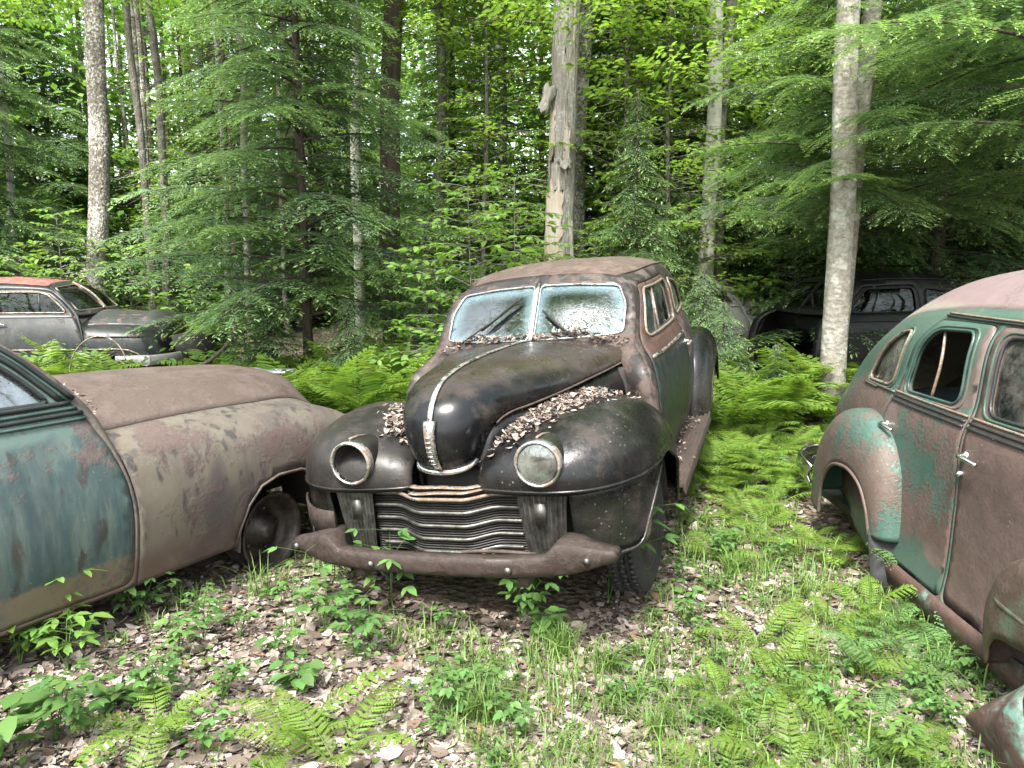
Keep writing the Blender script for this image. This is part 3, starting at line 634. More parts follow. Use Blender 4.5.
    if full:
      for sy in (1, -1):
          P = bow(FC, FO, FI, 2.15, 84, 61)*[1, sy, 1]; f = grid_obj('front_fender', P, g('fender') if sy > 0 else g('fender_grey'), root, (0, sy*.62, .5), .012)
          tube('fender_crease', P[1], .009, g('fender'), f, 6)
          tube('fender_lip', P[:, -1], .010, g('fender'), f, 6)
          top = P[1][P[1][:, 1]*sy > .588]; k = np.linspace(0, 1, len(top)); d = np.concatenate([[0], np.cumsum(np.linalg.norm(np.diff(top, axis=0), axis=1))]); k = d/d[-1]
          bot = herm([(.60, .605, .40), (.575, .67, .385), (.53, .76, .385), (.44, .86, .40), (.36, .895, .50), (.25, .92, .61), (.12, .927, .69)], np.array([0, .15, .32, .48, .64, .82, 1.0]), k)*[1, sy, 1]
          ap = np.stack([top*(1-t)+bot*t-np.array([.012+.03*math.sin(math.pi*t)*0, 0, 0])+np.array([.0, sy*.0, 0]) for t in np.linspace(0, 1, 9)], 0)
          la = grid_obj('fender_apron', ap, g('fender'), f, (-.1, sy*.4, .5), .01); tube('apron_lip', bot, .008, g('fender'), la, 6)
          well = [[(x, sy*y, z) for y in (.42, .86)] for x, z in ((.42, .40), (.36, .62), (.2, .76), (-.1, .80), (-.32, .70), (-.44, .45), (-.48, .30))]
          grid_obj('wheel_well', np.array(well), M('dark_metal'), root, None, 0)
          headlight(root, (.675, .485 if sy > 0 else -.435, .845), .103, .50, m['fender'] if sy > 0 else m['fender_grey'], 'chrome', sy > 0)
          b = MB(); b.add(*tube_vf([(.66, (.485 if sy > 0 else -.435), .958), (.58, (.487 if sy > 0 else -.437), .952), (.50, (.49 if sy > 0 else -.44), .935), (.42, (.49 if sy > 0 else -.44), .915)], .006, 6)); b.build('lamp_strip', M('chrome_dull'), root, True)
          # ribbed panel under the headlight
          nv = 46; n2 = 12; G = []
          for i, t in enumerate(np.linspace(0, 1, n2)):
              z = .705-.315*t; row = []
              for j, s in enumerate(np.linspace(0, 1, nv)):
                  y = .362+.03*t**1.5+(.225-.06*t)*s; row.append((.632-.035*s*s-.03*t**2+.009*math.cos(s*2*math.pi*9), sy*y, z))
              G.append(row)
          gp_ = grid_obj('grille_side_panel', np.array(G), M('grille_metal'), root, (.2, sy*.45, .55), 0)
          b = MB(); b.add(*box_vf((.630, sy*.462, .60), (.018, .05, .10))); b.build('grille_badge', M('grille_metal'), gp_)
          if sy < 0:
            sp = np.array([[(.668-.30*max(0, (y-.56)/.36)**2.2, sy*y, z) for y in np.linspace(.575, .90, 10)] for z in (.60, .55, .49, .475)]); sp[3, :, 0] -= .04; grid_obj('splash_apron', sp, g('apron'), root, (0, sy*.6, .5), .01)
      # grille
      ys = np.linspace(-.385, .385, 61); bx = lambda yy: .60+.065*sst((.27-np.abs(yy))/.17); bz = lambda yy: -.012*sst((.27-np.abs(yy))/.17)
      gr = empty('grille'); gr.parent = root
      for k, z in enumerate((.685, .62, .555, .49, .425)):
          tube('grille_bar', np.stack([bx(ys)+.012-.012*k*.4, ys*(1-.018*k), z+bz(ys)], 1), .0085, M('grille_metal' if k else 'chrome_dull'), gr, 8, False, (1, 1.1))
      b = MB()
      for k in range(26):
          z = .70-.0122*k; b.add(*tube_vf(np.stack([bx(ys)-.012, ys, z+bz(ys)], 1), .0042, 4))
      b.build('grille_fins', M('grille_fin'), gr)
      P = np.stack([np.stack([bx(ys)-.04, ys, np.full(61, z)+bz(ys)], 1) for z in (.72, .38)]); grid_obj('grille_backing', P, M('dark_metal'), gr, None, 0)
      b = MB()
      for q, z in enumerate((.755, .735)): b.add(*tube_vf(np.stack([bx(ys[18:58])-.02+.02*q, ys[18:58], z+bz(ys[18:58])-.03*np.abs(ys[18:58])-.02+.04*q*(ys[18:58])], 1), .010, 6, False, (2.2, .5)))
      b.build('bent_bar', M('chrome_dull'), gr, True)
      b = MB(); b.add(*tube_vf(curve([(.64, -.02, .39), (.66, .1, .42), (.655, .3, .425), (.62, .42, .405)], 14), .009, 6)); b.build('loose_rod', M('rusty_metal'), gr, True)
      b = MB(); b.add(*box_vf((-.05, 0, .58), (1.05, .66, .5))); b.build('engine_bay_filler', M('dark_metal'), root)  # plain dark box added under the hood to block light
      b = MB(); b.add(*box_vf((-1.9, 0, .34), (3.0, 1.5, .06))); b.add(*box_vf((-.72, 0, .68), (.05, 1.36, .66))); b.build('floor_pan', M('dark_metal'), root)
      # bumper
      Y_ = np.linspace(-.795, .815, 121); a = np.abs(Y_-.01)/.805; fl = sst((a-.60)/.10)*(1-sst((a-.70)/.32)*.95)
      zt = .468+.052*fl+.005*a**2; zb = .380+.035*sst((a-.7)/.3)+.008*a**2; xf = .845-.13*a**2.6; zb = np.where(a > .985, zb+.02, zb); zt = np.where(a > .985, zt-.02, zt)
      sec = [(-.085, zt-.012), (-.05, zt-.004), (-.012, zt), (-.003, zt-.006), (.003, zt*.7+zb*.3), (.005, zt*.35+zb*.65), (.0, zb+.010), (-.010, zb), (-.085, zb+.004)]
      P = np.stack([np.stack([xf+dx-(.10*fl if i < 2 else 0)*np.ones_like(xf)*(.6 if i == 1 else 1.0), Y_, z_], 1) for i, (dx, z_) in enumerate(sec)], 1)
      bu = grid_obj('front_bumper', P, g('bumper'), root, (.3, 0, .4), .008)
      for y in (-.76, -.30, .36, .69):
          i = np.argmin(abs(Y_-y)); lathe('bumper_bolt', [(.016, 0), (.014, .007), (.001, .011)], M('grille_metal'), bu, 14, 'x', (xf[i]+.008, y, (zt[i]+zb[i])/2-.005))
      b = MB()
      for y in (-.4, .4):
          b = MB(); b.add(*box_vf((.58, y, .345), (.40, .05, .05))); b.build('bumper_bracket', M('rusty_metal'), root)
    for s in (1, -1):
        # running board with ribs
        n = 19; yy = np.linspace(.70, .945, n*4); zz = .325+.006*np.sign(np.sin(yy*2*np.pi/.028)); zz[-4:] -= np.linspace(0, .055, 4)
        P = np.stack([np.stack([np.full_like(yy, x), s*yy, zz], 1) for x in np.linspace(-.60, -2.42, 16)]); rb = grid_obj('running_board', P, g('board'), root, (-1.5, s*.8, 0), .012, False)
        RC_ = [(-2.27, .80, .30), (-2.31, .80, .52), (-2.42, .80, .76), (-2.66, .80, .91), (-2.95, .80, .945), (-3.22, .79, .88), (-3.46, .77, .70), (-3.66, .74, .42)]
        RO = [(-2.50, .93, .30), (-2.52, .945, .44), (-2.6, .955, .58), (-2.75, .96, .67), (-2.95, .96, .70), (-3.14, .955, .67), (-3.3, .94, .58), (-3.42, .93, .40)]
        RI = [(-2.27, .66, .30), (-2.31, .66, .50), (-2.42, .66, .68), (-2.66, .66, .80), (-2.95, .66, .82), (-3.22, .62, .78), (-3.46, .58, .62), (-3.66, .52, .42)]
        P = bow(RC_, RO, RI, 2.4, 60, 41)*[1, s, 1]; rf = grid_obj('rear_fender', P, g('fender'), root, (-2.95, s*.8, .4), .012); tube('fender_lip', P[:, -1], .009, g('fender'), rf, 6)
        wheel('rear_wheel', root, (-2.95, s*.735, .33), side=s)
    if full:
        wheel('front_wheel', root, (0, .755, .335), yaw=R(-3), side=1); wheel('front_wheel', root, (0, -.735, .22), yaw=R(-3), side=-1, tyre=False)
    b = MB(); b.add(*tube_vf([(0, -.7, .3), (0, .7, .3)], .04, 8)); b.add(*tube_vf([(-2.95, -.7, .33), (-2.95, .7, .33)], .05, 8)); b.build('axle', M('rusty_metal'), root)
    bench(root, -1.95, -.68, .68, 'seat_cloth'); bench(root, -2.95, -.62, .62, 'seat_cloth')
    steering(root, (-1.45, .36, .98))
    b = MB(); b.add(*box_vf((-1.0, 0, .97), (.12, 1.25, .22))); o = b.build('dashboard', g('body'), root); bevel(o, .04, 3)
    tb = []
    P = bow([(-4.05, 0, .62), (-4.2, 0, .5), (-4.2, 0, .42)], [(-3.95, .8, .56), (-4.0, .82, .48), (-4.0, .82, .4)], [(-3.95, -.8, .56), (-4.0, -.82, .48), (-4.0, -.82, .4)], 2.6, 10, 31); grid_obj('rear_bumper', P, g('bumper'), root, (-3, 0, .5), .01)
    return S, hood
# ------------------------------------------------------------------ green sedan on the right
def green_sedan(root):
    X = [[1.30, 1.30, 1.30, 1.26, 1.15, .86, .78, .75, .73], [.6]*9, [0]*9, [-.5]*9, [-.95]*9, [-1.35]*9, [-1.8]*9, [-2.15]*9]
    Y = [[.84, .82, .80, .77, .73, .65, .57, .31, 0], [.875, .845, .83, .815, .785, .715, .63, .35, 0], [.875, .845, .83, .815, .785, .715, .63, .35, 0], [.865, .835, .82, .80, .77, .70, .61, .34, 0],
         [.80, .79, .785, .765, .735, .655, .565, .32, 0], [.70, .71, .72, .70, .67, .58, .49, .27, 0], [.58, .6, .62, .59, .55, .45, .37, .2, 0], [.33, .36, .37, .35, .33, .27, .22, .12, 0]]
    Z = [[.13, .33, .62, .98, 1.07, 1.40, 1.50, 1.65, 1.69], [.12, .30, .62, .99, 1.06, 1.41, 1.515, 1.705, 1.755], [.12, .30, .62, .99, 1.06, 1.41, 1.515, 1.705, 1.755], [.13, .31, .62, .98, 1.05, 1.39, 1.49, 1.67, 1.72],
         [.16, .33, .62, .95, 1.03, 1.33, 1.43, 1.595, 1.64], [.22, .36, .62, .92, 1.0, 1.23, 1.32, 1.45, 1.49], [.24, .36, .58, .8, .87, 1.0, 1.06, 1.12, 1.15], [.3, .4, .55, .66, .7, .76, .79, .81, .82]]
    S = Surf(np.stack([X, Y, Z], -1)); C0 = (-.2, 0, .8); uv = lambda P: S.inv(P, .8); vd = S.kv[6]+.004
    rdoor = uv(rounded([(.045, .19), (.045, 1.05), (.03, 1.455), (-.50, 1.445), (-.62, 1.30), (-.70, 1.04), (-.76, .85), (-.73, .66), (-.60, .42), (-.50, .20)], .05))
    fdoor = uv(rounded([(.065, .19), (.065, 1.05), (.05, 1.455), (.72, 1.455), (.93, 1.20), (1.05, 1.05), (1.08, .60), (1.06, .19)], .05))
    rwin = uv(rounded([(-.075, 1.075), (-.085, 1.415), (-.44, 1.40), (-.54, 1.30), (-.60, 1.065)], .07))
    fwin = uv(rounded([(.155, 1.075), (.145, 1.415), (.66, 1.41), (.87, 1.09)], .07))
    qwin = uv(rounded([(-.775, 1.06), (-.70, 1.375), (-.85, 1.35), (-1.02, 1.25), (-1.16, 1.05)], .07))
    for sy in (-1, 1):
        panel('body_side', S, [(0, 0), (1, 0), (1, vd), (0, vd)], [rdoor, fdoor, qwin], M('r_skin'), root, .045, sy, .014, 0, 0, C0)
        dr = panel('door', S, rdoor, [rwin], M('r_door_rear'), root, .04, sy, .022, .006, .001, C0); df = panel('door', S, fdoor, [fwin], M('r_door_front'), root, .04, sy, .022, .006, .001, C0)
        if sy < 0: dr['label'] = 'green rear door with brown bare patches'; df['label'] = 'brown rusted front door with a green rear edge'
        w1 = window(S, dr, 'window_frame', rwin, sy, None, 'green_trim', .008, -.012, C0)
        w2 = window(S, df, 'window_frame', fwin, sy, 'glass_dusty', 'black_trim', .008, -.014, C0); window(S, root, 'quarter_window', qwin, sy, 'glass_dusty', 'chrome_dull', .009, -.016, C0)
        for h, p, ins in ((rwin, dr, .016), (fwin, df, .016), (qwin, root, .016)):           # pressed moulding round each opening
            c = h.mean(0); tube('window_molding', on_surf(S, densify((c+(h-c)*1.13)*np.array([S.Lu, S.Lv]), .03)/np.array([S.Lu, S.Lv]), .002, sy, C0), .007, M('r_skin'), p, 6, True)
        vb = on_surf(S, uv([(-.36, 1.07), (-.34, 1.24), (-.40, 1.40)]), -.02, sy, C0); tube('window_regulator', curve(vb, 12), .008, M('chrome_dull'), dr, 6)
        for z in (1.045, 1.022, 1.0):                                                     # three-line belt molding
            for x0, x1, p in ((-.69, .035, dr), (.075, 1.04, df)):
                tube('belt_molding', on_surf(S, uv([(x, z) for x in np.linspace(x0, x1, 24)]), .006, sy, C0), .0065, M('chrome_dull' if z > 1.03 else 'black_trim'), p, 6)
        tube('belt_molding', on_surf(S, uv([(x, 1.035-.012*(x < -.95)) for x in np.linspace(-.71, -1.2, 16)]), .004, sy, C0), .008, M('r_skin'), root, 6)
        for z0 in (1.462, 1.475):
            tube('drip_molding', on_surf(S, uv([(x, z0) for x in np.linspace(-.46, .80, 30)]), .006, sy, C0), .006, M('chrome_dull' if z0 > 1.47 else 'black_trim'), root, 6)
        h = on_surf(S, uv([(-.68, .865), (.105, .885), (.09, .80)]), 0, sy, C0)
        door_handle(dr, h[0], sy, .125, 'chrome_clean', 1); door_handle(df, h[1], sy, .135, 'chrome_clean', 1)
        lathe('door_lock', [(.013, 0), (.013, sy*.018), (.001, sy*.024)], M('chrome_clean'), df, 14, 'y', h[2])
        # rear fender
        FC = [(-.385, .80, .30), (-.41, .805, .48), (-.455, .81, .66), (-.56, .81, .80), (-.72, .81, .88), (-.92, .81, .905), (-1.13, .805, .85), (-1.32, .79, .71), (-1.45, .77, .50), (-1.49, .76, .26)]
        FO = [(-.50, .945, .30), (-.515, .95, .37), (-.545, .955, .45), (-.61, .96, .535), (-.72, .965, .585), (-.85, .965, .59), (-.99, .96, .555), (-1.09, .955, .47), (-1.15, .95, .36), (-1.17, .945, .20)]
        FI = [(-.40, .66, .30), (-.42, .66, .46), (-.46, .66, .62), (-.56, .66, .74), (-.72, .66, .80), (-.92, .66, .82), (-1.13, .62, .76), (-1.32, .58, .64), (-1.45, .52, .46), (-1.49, .48, .26)]
        P = bow(FC, FO, FI, 2.5, 64, 45)*[1, sy, 1]; f = grid_obj('rear_fender', P, M('r_fender'), root, (-.9, sy*.78, .4), .012); tube('fender_lip', P[:, -1], .011, M('r_fender'), f, 6)
        pw = [P[i, 6]+np.array([0, sy*.02, .02]) for i in range(2, 60)]
        sg = np.array([[(-.40-.10*t, sy*(.70+.25*t), z) for t in np.linspace(0, 1, 8)] for z in (.335, .24, .12, .03)]); sg[:, :, 0] += np.array([0, .02, .06, .09])[:, None]
        grid_obj('stone_guard', sg, M('rubber'), root, None, .012)
        if sy < 0:
            # torn lower edge of the rocker, rusted through
            b = MB(); r2 = np.random.default_rng(3); xs = np.linspace(-.52, 1.0, 70)
            wob = np.convolve(r2.random(82), np.ones(13)/13, 'valid'); base = on_surf(S, np.stack([S.inv([(x, .17) for x in xs], .3)[:, 0], np.full(70, .012)], 1), .004, sy, C0)
            P2 = np.stack([base+[0, 0, .06], base+[0, -.014, .02], base+[0, -.006, 0]-np.stack([0*xs, 0*xs, .02+.16*(wob-.3)+.012*r2.random(70)], 1)], 1); grid_obj('rocker_edge', P2, M('r_crumple'), root, None, .006)
        # front fender (its rear end overlaps the front door)
        GC = [(.60, .90, .18), (.555, .90, .34), (.56, .90, .48), (.62, .90, .60), (.76, .89, .68), (1.05, .88, .78), (1.4, .87, .85), (1.75, .86, .84), (2.05, .85, .72), (2.25, .84, .5), (2.25, .84, .34)]
        GO = [(.64, 1.0, .20), (.66, 1.01, .28), (.72, 1.02, .34), (.84, 1.02, .36), (1.0, 1.02, .40), (1.2, 1.02, .52), (1.45, 1.02, .60), (1.7, 1.02, .57), (1.9, 1.01, .44), (2.0, 1.0, .34), (2.05, .99, .30)]
        GI = [(.62, .79, .18), (.58, .79, .34), (.58, .79, .46), (.64, .79, .56), (.76, .78, .62), (1.05, .70, .70), (1.4, .62, .74), (1.75, .55, .72), (2.05, .5, .62), (2.25, .5, .46), (2.25, .5, .34)]
        P = bow(GC, GO, GI, 2.6, 60, 41)*[1, sy, 1]; f = grid_obj('front_fender', P, M('r_brown'), root, (1.4, sy*.85, .3), .012)
        for dz in (0, ): tube('fender_strip', [(x, sy*(1.008-.10*max(0, (.72-x)/.18)**2), .47-.03*(x-.6)) for x in np.linspace(.60, 1.15, 12)], .012, M('r_brown'), f, 8)
        lowp = [[(x, sy*1.0, z) for x in np.linspace(.60, 1.02, 6)] for z in (.36, .26, .15)]
        wheel('front_wheel', root, (1.5, sy*.74, .26), r=.30, side=sy)
        wheel('rear_wheel', root, (-.86, sy*.60, .10), r=.25, side=sy, tyre=False)
        wl = [[(x, sy*y, z) for y in (.60, .93)] for x, z in ((-.50, .2), (-.52, .4), (-.62, .56), (-.85, .62))]; grid_obj('wheel_well', np.array(wl), M('dark_metal'), root, None, 0)
    U = np.linspace(0, 1, 60); Vv = np.linspace(vd, 1, 18); Pr = np.array([[S.ev([u, v])[0] for v in Vv] for u in U]); P = np.concatenate([Pr, mir(Pr[:, ::-1])[:, 1:]], 1)
    grid_obj('roof', P, M('r_roof'), root, (-.3, 0, .6), .014)
    c = S.C[0]; Wc = np.array([[(1.22, 0, 1.06), (1.21, .25, 1.06), (1.18, .5, 1.065), c[4]], [(.93, 0, 1.42), (.92, .25, 1.42), (.89, .5, 1.41), c[5]], [c[8], c[7], (.765, .46, 1.555), c[6]]]).swapaxes(0, 1); WS = Surf(Wc)
    hole = rounded([(.04, .14), (.88, .14), (.86, .80), (.04, .82)], .06)
    for sy in (-1, 1):
        wf = panel('windshield_frame', WS, [(0, 0), (1, 0), (1, 1), (0, 1)], [hole], M('r_skin'), root, .05, sy, .016, 0, 0, (-.3, 0, 1.2)); panel('windshield_pane', WS, hole, [], M('glass_dusty'), wf, .1, sy, 0, 0, -.008, (-.3, 0, 1.2))
    HC = [(2.42, 0, .5), (2.45, 0, .7), (2.40, 0, .9), (2.2, 0, 1.02), (1.8, 0, 1.08), (1.4, 0, 1.10), (1.18, 0, 1.09)]; HE = [(2.3, .2, .5), (2.28, .24, .6), (2.2, .27, .7), (2.0, .34, .78), (1.7, .46, .82), (1.4, .6, .86), (1.2, .74, .9)]
    grid_obj('hood', bow(HC, HE, mir(HE), 2.4, 40, 41), M('r_brown'), root, (1.8, 0, .5), .012)
    for s in (1, -1):
        P = np.array([[(x, s*y, z) for z in (.95, .6, .3)] for x, y in ((1.22, .78), (1.6, .6), (2.0, .45), (2.3, .3))]); grid_obj('hood_side', P, M('r_brown'), root, None, .01)
    P = bow([(-2.14, 0, .42), (-2.18, 0, .34), (-2.15, 0, .25)], [(-1.70, .80, .36), (-1.74, .815, .29), (-1.72, .80, .23)], [(-1.70, -.80, .36), (-1.74, -.815, .29), (-1.72, -.80, .23)], 4.5, 12, 61); grid_obj('rear_bumper', P, M('chrome_clean'), root, (-1.2, 0, .4), .02)
    b = MB(); b.add(*box_vf((-.3, 0, .2), (3.0, 1.5, .05))); b.build('floor_pan', M('dark_metal'), root)
    b = MB(); b.add(*box_vf((-1.40, 0, .80), (.5, 1.1, .04))); b.build('parcel_shelf', M('dark_metal'), root)
    bench(root, -.05, -.70, .70, 'seat_blue', .3, .78); bench(root, -1.0, -.66, .66, 'seat_blue', .3, .70); steering(root, (.62, .36, .98))
    b = MB(); b.add(*box_vf((1.02, 0, .93), (.14, 1.35, .25))); o = b.build('dashboard', M('r_brown'), root); bevel(o, .04, 3)
    return S

# ------------------------------------------------------------------ post-war slab-sided sedan (left foreground, red-roofed one, pale one)
def slab_sedan(root, m, kind='L'):
    g = lambda k: M(m[k]); big = kind == 'L'; res = .04 if big else .06
    # front half: sill -> fender side -> fender crown -> hood seam -> hood centre, from cowl to nose
    FX = [-.06, .30, .80, 1.25, 1.52, 1.70, 1.80, 1.84]
    FY = [[.85, .895, .90, .86, .80, .655, .52, .28, 0], [.85, .895, .905, .865, .79, .64, .50, .27, 0], [.84, .89, .90, .86, .77, .62, .48, .26, 0], [.80, .86, .88, .84, .74, .56, .43, .23, 0],
          [.72, .79, .815, .78, .69, .54, .40, .21, 0], [.60, .67, .70, .67, .60, .47, .34, .18, 0], [.40, .45, .47, .45, .40, .32, .24, .13, 0], [.22, .25, .26, .25, .22, .19, .15, .08, 0]]
    FZ = [[.23, .42, .66, .82, .895, .945, 1.03, 1.11, 1.14], [.235, .42, .66, .82, .895, .955, 1.04, 1.105, 1.13], [.24, .42, .66, .81, .885, .945, 1.025, 1.085, 1.11], [.26, .42, .64, .78, .855, .90, .985, 1.04, 1.06],
          [.30, .42, .60, .715, .77, .795, .89, .955, .975], [.33, .43, .55, .64, .68, .70, .77, .83, .85], [.36, .43, .51, .57, .60, .615, .63, .64, .645], [.40, .44, .50, .54, .56, .57, .58, .585, .59]]
    FX = np.repeat(np.array(FX)[:, None], 9, 1); FX[0, 3:] = [-.08, -.10, -.12, -.13, -.14, -.14]
    if kind == 'L': FX[4, 4:] = [1.50, 1.42, 1.40, 1.48, 1.52]; FX[5, 4:] = [1.62, 1.50, 1.46, 1.57, 1.62]; FX[6, 4:] = [1.70, 1.55, 1.50, 1.60, 1.66]; FX[7, 4:] = [1.74, 1.58, 1.52, 1.62, 1.67]; FX[3, 5:] = [1.22, 1.22, 1.25, 1.26]
    if kind != 'L':                                   # blunt, higher nose
        FZ = np.array(FZ); FX = FX.copy(); FY = np.array(FY)
        FX[4:] = FX[4:]+np.array([-.10, -.17, -.21, -.22])[:, None]
        FX[1:] = -.06+(FX[1:]+.06)*.60
        FZ[4] = [.30, .42, .62, .76, .84, .90, .985, 1.03, 1.045]; FZ[5] = [.33, .43, .60, .71, .79, .86, .93, .97, .98]; FZ[6] = [.36, .44, .57, .66, .71, .76, .82, .86, .87]; FZ[7] = [.40, .46, .55, .60, .64, .67, .70, .72, .73]
        FZ[3, 5:] += [.02, .04, .06, .06]
        FY[5] = [.66, .74, .78, .76, .68, .52, .36, .19, 0]; FY[6] = [.58, .66, .70, .68, .60, .46, .31, .17, 0]; FY[7] = [.46, .54, .58, .56, .50, .38, .26, .14, 0]
    F = Surf(np.stack([FX, FY, FZ], -1)); CF = (.6, 0, .5); vs = F.kv[5]; seam = vs
    inv = lambda P: F.inv(P, .55)
    arch = [(.50, .20), (.515, .34), (.56, .46), (.64, .545), (.76, .58), (.92, .575), (1.05, .53), (1.13, .44), (1.165, .34), (1.18, .24)] if big else [(.12, .22), (.15, .38), (.23, .5), (.34, .56), (.48, .56), (.60, .5), (.66, .38), (.69, .24)]
    au = inv(arch); au[0, 1] = 0; au[-1, 1] = 0
    du = inv([(-.09, .24)])[0, 0]
    outl = [(0, 0)]+[tuple(p) for p in au]+[(1, 0), (1, seam-.003), (0, seam-.003)]
    for sy in (1, -1):
        f = panel('front_fender', F, outl, [], g('skin'), root, res, sy, .014, 0, 0, CF)
        tube('fender_lip', on_surf(F, au, -.004, sy, CF), .010, g('skin'), f, 6)
        wl = [[(x, sy*y, max(z, .2)) for y in (.45, .88)] for x, z in arch]; grid_obj('wheel_well', np.array(wl)+[0, 0, .012], M('dark_metal'), root, None, 0)
    U = np.linspace(0, 1, 70); Vv = np.linspace(seam+.004, 1, 16); Pr = np.array([[F.ev([u, v])[0] for v in Vv] for u in U]); P = np.concatenate([Pr, mir(Pr[:, ::-1])[:, 1:]], 1)
    hood = P; grid_obj('hood', P, g('hood'), root, (.6, 0, .6), .012)
    for s in (1, -1): tube('hood_seam', on_surf(F, [(u, seam) for u in np.linspace(.02, .97, 40)], -.006, s, CF), .005, M('dark_metal'), root, 6)
    b = MB(); b.add(*box_vf((.75, 0, .55), (1.5, .8, .45))); b.build('engine_bay_filler', M('dark_metal'), root)  # plain dark box filling the space under the hood
    # rear half
    X = [[-.065, -.065, -.065, -.11, -.17, -.50, -.62, -.64, -.63], [-.5, -.5, -.5, -.5, -.52, -.86, -.96, -.98, -.98], [-1.4]*9, [-2.0]*9, [-2.6]*9, [-3.1]*9, [-3.5]*9, [-3.75]*9]
    Y = [[.85, .895, .90, .84, .765, .645, .55, .3, 0], [.855, .90, .905, .85, .775, .67, .575, .32, 0], [.855, .90, .905, .85, .78, .68, .585, .33, 0], [.855, .90, .905, .85, .775, .66, .565, .32, 0],
         [.85, .89, .895, .84, .76, .62, .52, .29, 0], [.80, .84, .84, .79, .72, .60, .50, .28, 0], [.70, .74, .74, .70, .64, .54, .45, .25, 0], [.55, .57, .57, .54, .5, .42, .35, .2, 0]]
    Z = [[.23, .42, .66, .90, 1.085, 1.42, 1.485, 1.54, 1.555], [.23, .42, .66, .91, 1.09, 1.44, 1.51, 1.575, 1.59], [.23, .42, .66, .91, 1.09, 1.44, 1.52, 1.595, 1.615], [.23, .42, .66, .91, 1.085, 1.41, 1.48, 1.555, 1.575],
         [.24, .42, .66, .90, 1.05, 1.26, 1.31, 1.365, 1.385], [.28, .44, .66, .86, .96, 1.03, 1.055, 1.08, 1.09], [.32, .45, .62, .78, .85, .9, .92, .935, .94], [.36, .45, .58, .68, .72, .75, .76, .77, .775]]
    S = Surf(np.stack([X, Y, Z], -1)); C0 = (-1.5, 0, .8); uv = lambda P: S.inv(P, .78); vd = S.kv[6]+.01
    door = uv(rounded([(-.085, .25), (-.085, .74), (-.135, .92), (-.235, 1.11), (-.545, 1.425), (-.70, 1.455), (-1.30, 1.455), (-1.34, 1.10), (-1.33, .25)], .05, 4))
    win = uv(rounded([(-.325, 1.13), (-.575, 1.375), (-.70, 1.41), (-1.25, 1.41), (-1.27, 1.13)], .05))
    qw = uv(rounded([(-1.40, 1.13), (-1.38, 1.41), (-1.9, 1.385), (-2.25, 1.24), (-2.38, 1.12)], .07))
    for sy in (1, -1):
        panel('body_side', S, [(0, 0), (1, 0), (1, vd), (0, vd)], [door, qw], g('skin'), root, res, sy, .014, 0, 0, C0)
        d = panel('door', S, door, [win], g('door'), root, res, sy, .022, .006, .001, C0)
        f = window(S, d, 'window_frame', win, sy, m['glass'], 'black_trim' if big else 'chrome_dull', .011, -.014, C0); vb = on_surf(S, uv([(-.68, 1.14), (-.70, 1.40)]), -.004, sy, C0); tube('vent_bar', vb, .010, M('black_trim'), f, 6)
        window(S, root, 'quarter_window', qw, sy, m['glass'], 'black_trim' if big else 'chrome_dull', .010, -.014, C0)
        if big:
            for k, (dz, r_, mm) in enumerate(((.055, .012, 'black_trim'), (.030, .009, 'green_trim'), (.008, .011, 'black_trim'), (-.018, .008, 'green_trim'))):
                tube('belt_molding', on_surf(S, uv([(x, 1.065+dz-.0*x) for x in np.linspace(-.20-max(0, dz)*.9, -1.32, 30)]), .006, sy, C0), r_, M(mm), d, 6)
            for k, (o_, r_, mm) in enumerate(((.0, .013, 'black_trim'), (.03, .009, 'green_trim'), (.055, .012, 'black_trim'))):
                q = uv([(-.225-o_*1.0, 1.125), (-.32-o_*.75, 1.225-o_*.2), (-.43-o_*.55, 1.335-o_*.4), (-.54-o_*.4, 1.415-o_*.6), (-.68-o_*.2, 1.448-o_*.6), (-1.28, 1.452-o_*.5)]); q[:, 1] += .004
                tube('pillar_molding', curve(on_surf(S, q, .006, sy, C0), 30), r_, M(mm), d, 6)
        else:
            tube('belt_molding', on_surf(S, uv([(x, 1.075) for x in np.linspace(-.25, -2.5, 30)]), .005, sy, C0), .012, M('m_bumper'), root, 6)
            tube('side_molding', on_surf(S, uv([(x, .63) for x in np.linspace(-.17, -1.3, 20)]), .006, sy, C0), .009, M('chrome_dull'), d, 6)
            tube('fender_crown', np.concatenate([on_surf(F, F.inv([(x, .80-.05*max(0, x-.6)) for x in np.linspace(.0, .70, 16)], .55), .004, sy, CF)]), .016, g('skin'), root, 6)
            tube('side_molding', on_surf(F, inv([(-.04, .63), (.12, .63), (.35, .635), (.52, .62), (.64, .57), (.72, .48)]), .006, sy, CF), .009, M('chrome_dull'), root, 6)
            hp = on_surf(S, uv([(-1.22, .98)]), 0, sy, C0)[0]; door_handle(d, hp, sy, .12, 'chrome', 1)
            P = bow([(-2.15, .86, .25), (-2.2, .87, .5), (-2.35, .87, .74), (-2.7, .86, .80), (-3.1, .8, .78), (-3.5, .7, .7), (-3.7, .6, .5)], [(-2.3, .92, .25), (-2.35, .93, .36), (-2.45, .94, .48), (-2.7, .94, .52), (-3.0, .9, .5), (-3.4, .8, .4), (-3.6, .7, .36)], [(-2.15, .7, .25), (-2.2, .7, .5), (-2.35, .7, .70), (-2.7, .7, .74), (-3.1, .66, .72), (-3.5, .5, .64), (-3.7, .4, .5)], 2.4, 40, 31)*[1, sy, 1]
            grid_obj('rear_fender', P, g('skin'), root, (-2.8, sy*.8, .4), .012)
            wheel('rear_wheel', root, (-2.62, sy*.7, .22), r=.33, side=sy)
        tube('drip_rail', on_surf(S, np.stack([np.linspace(.0, .6, 40), np.full(40, vd)], 1), .004, sy, C0), .010, g('roof') if not big else M('l_hood'), root, 6)
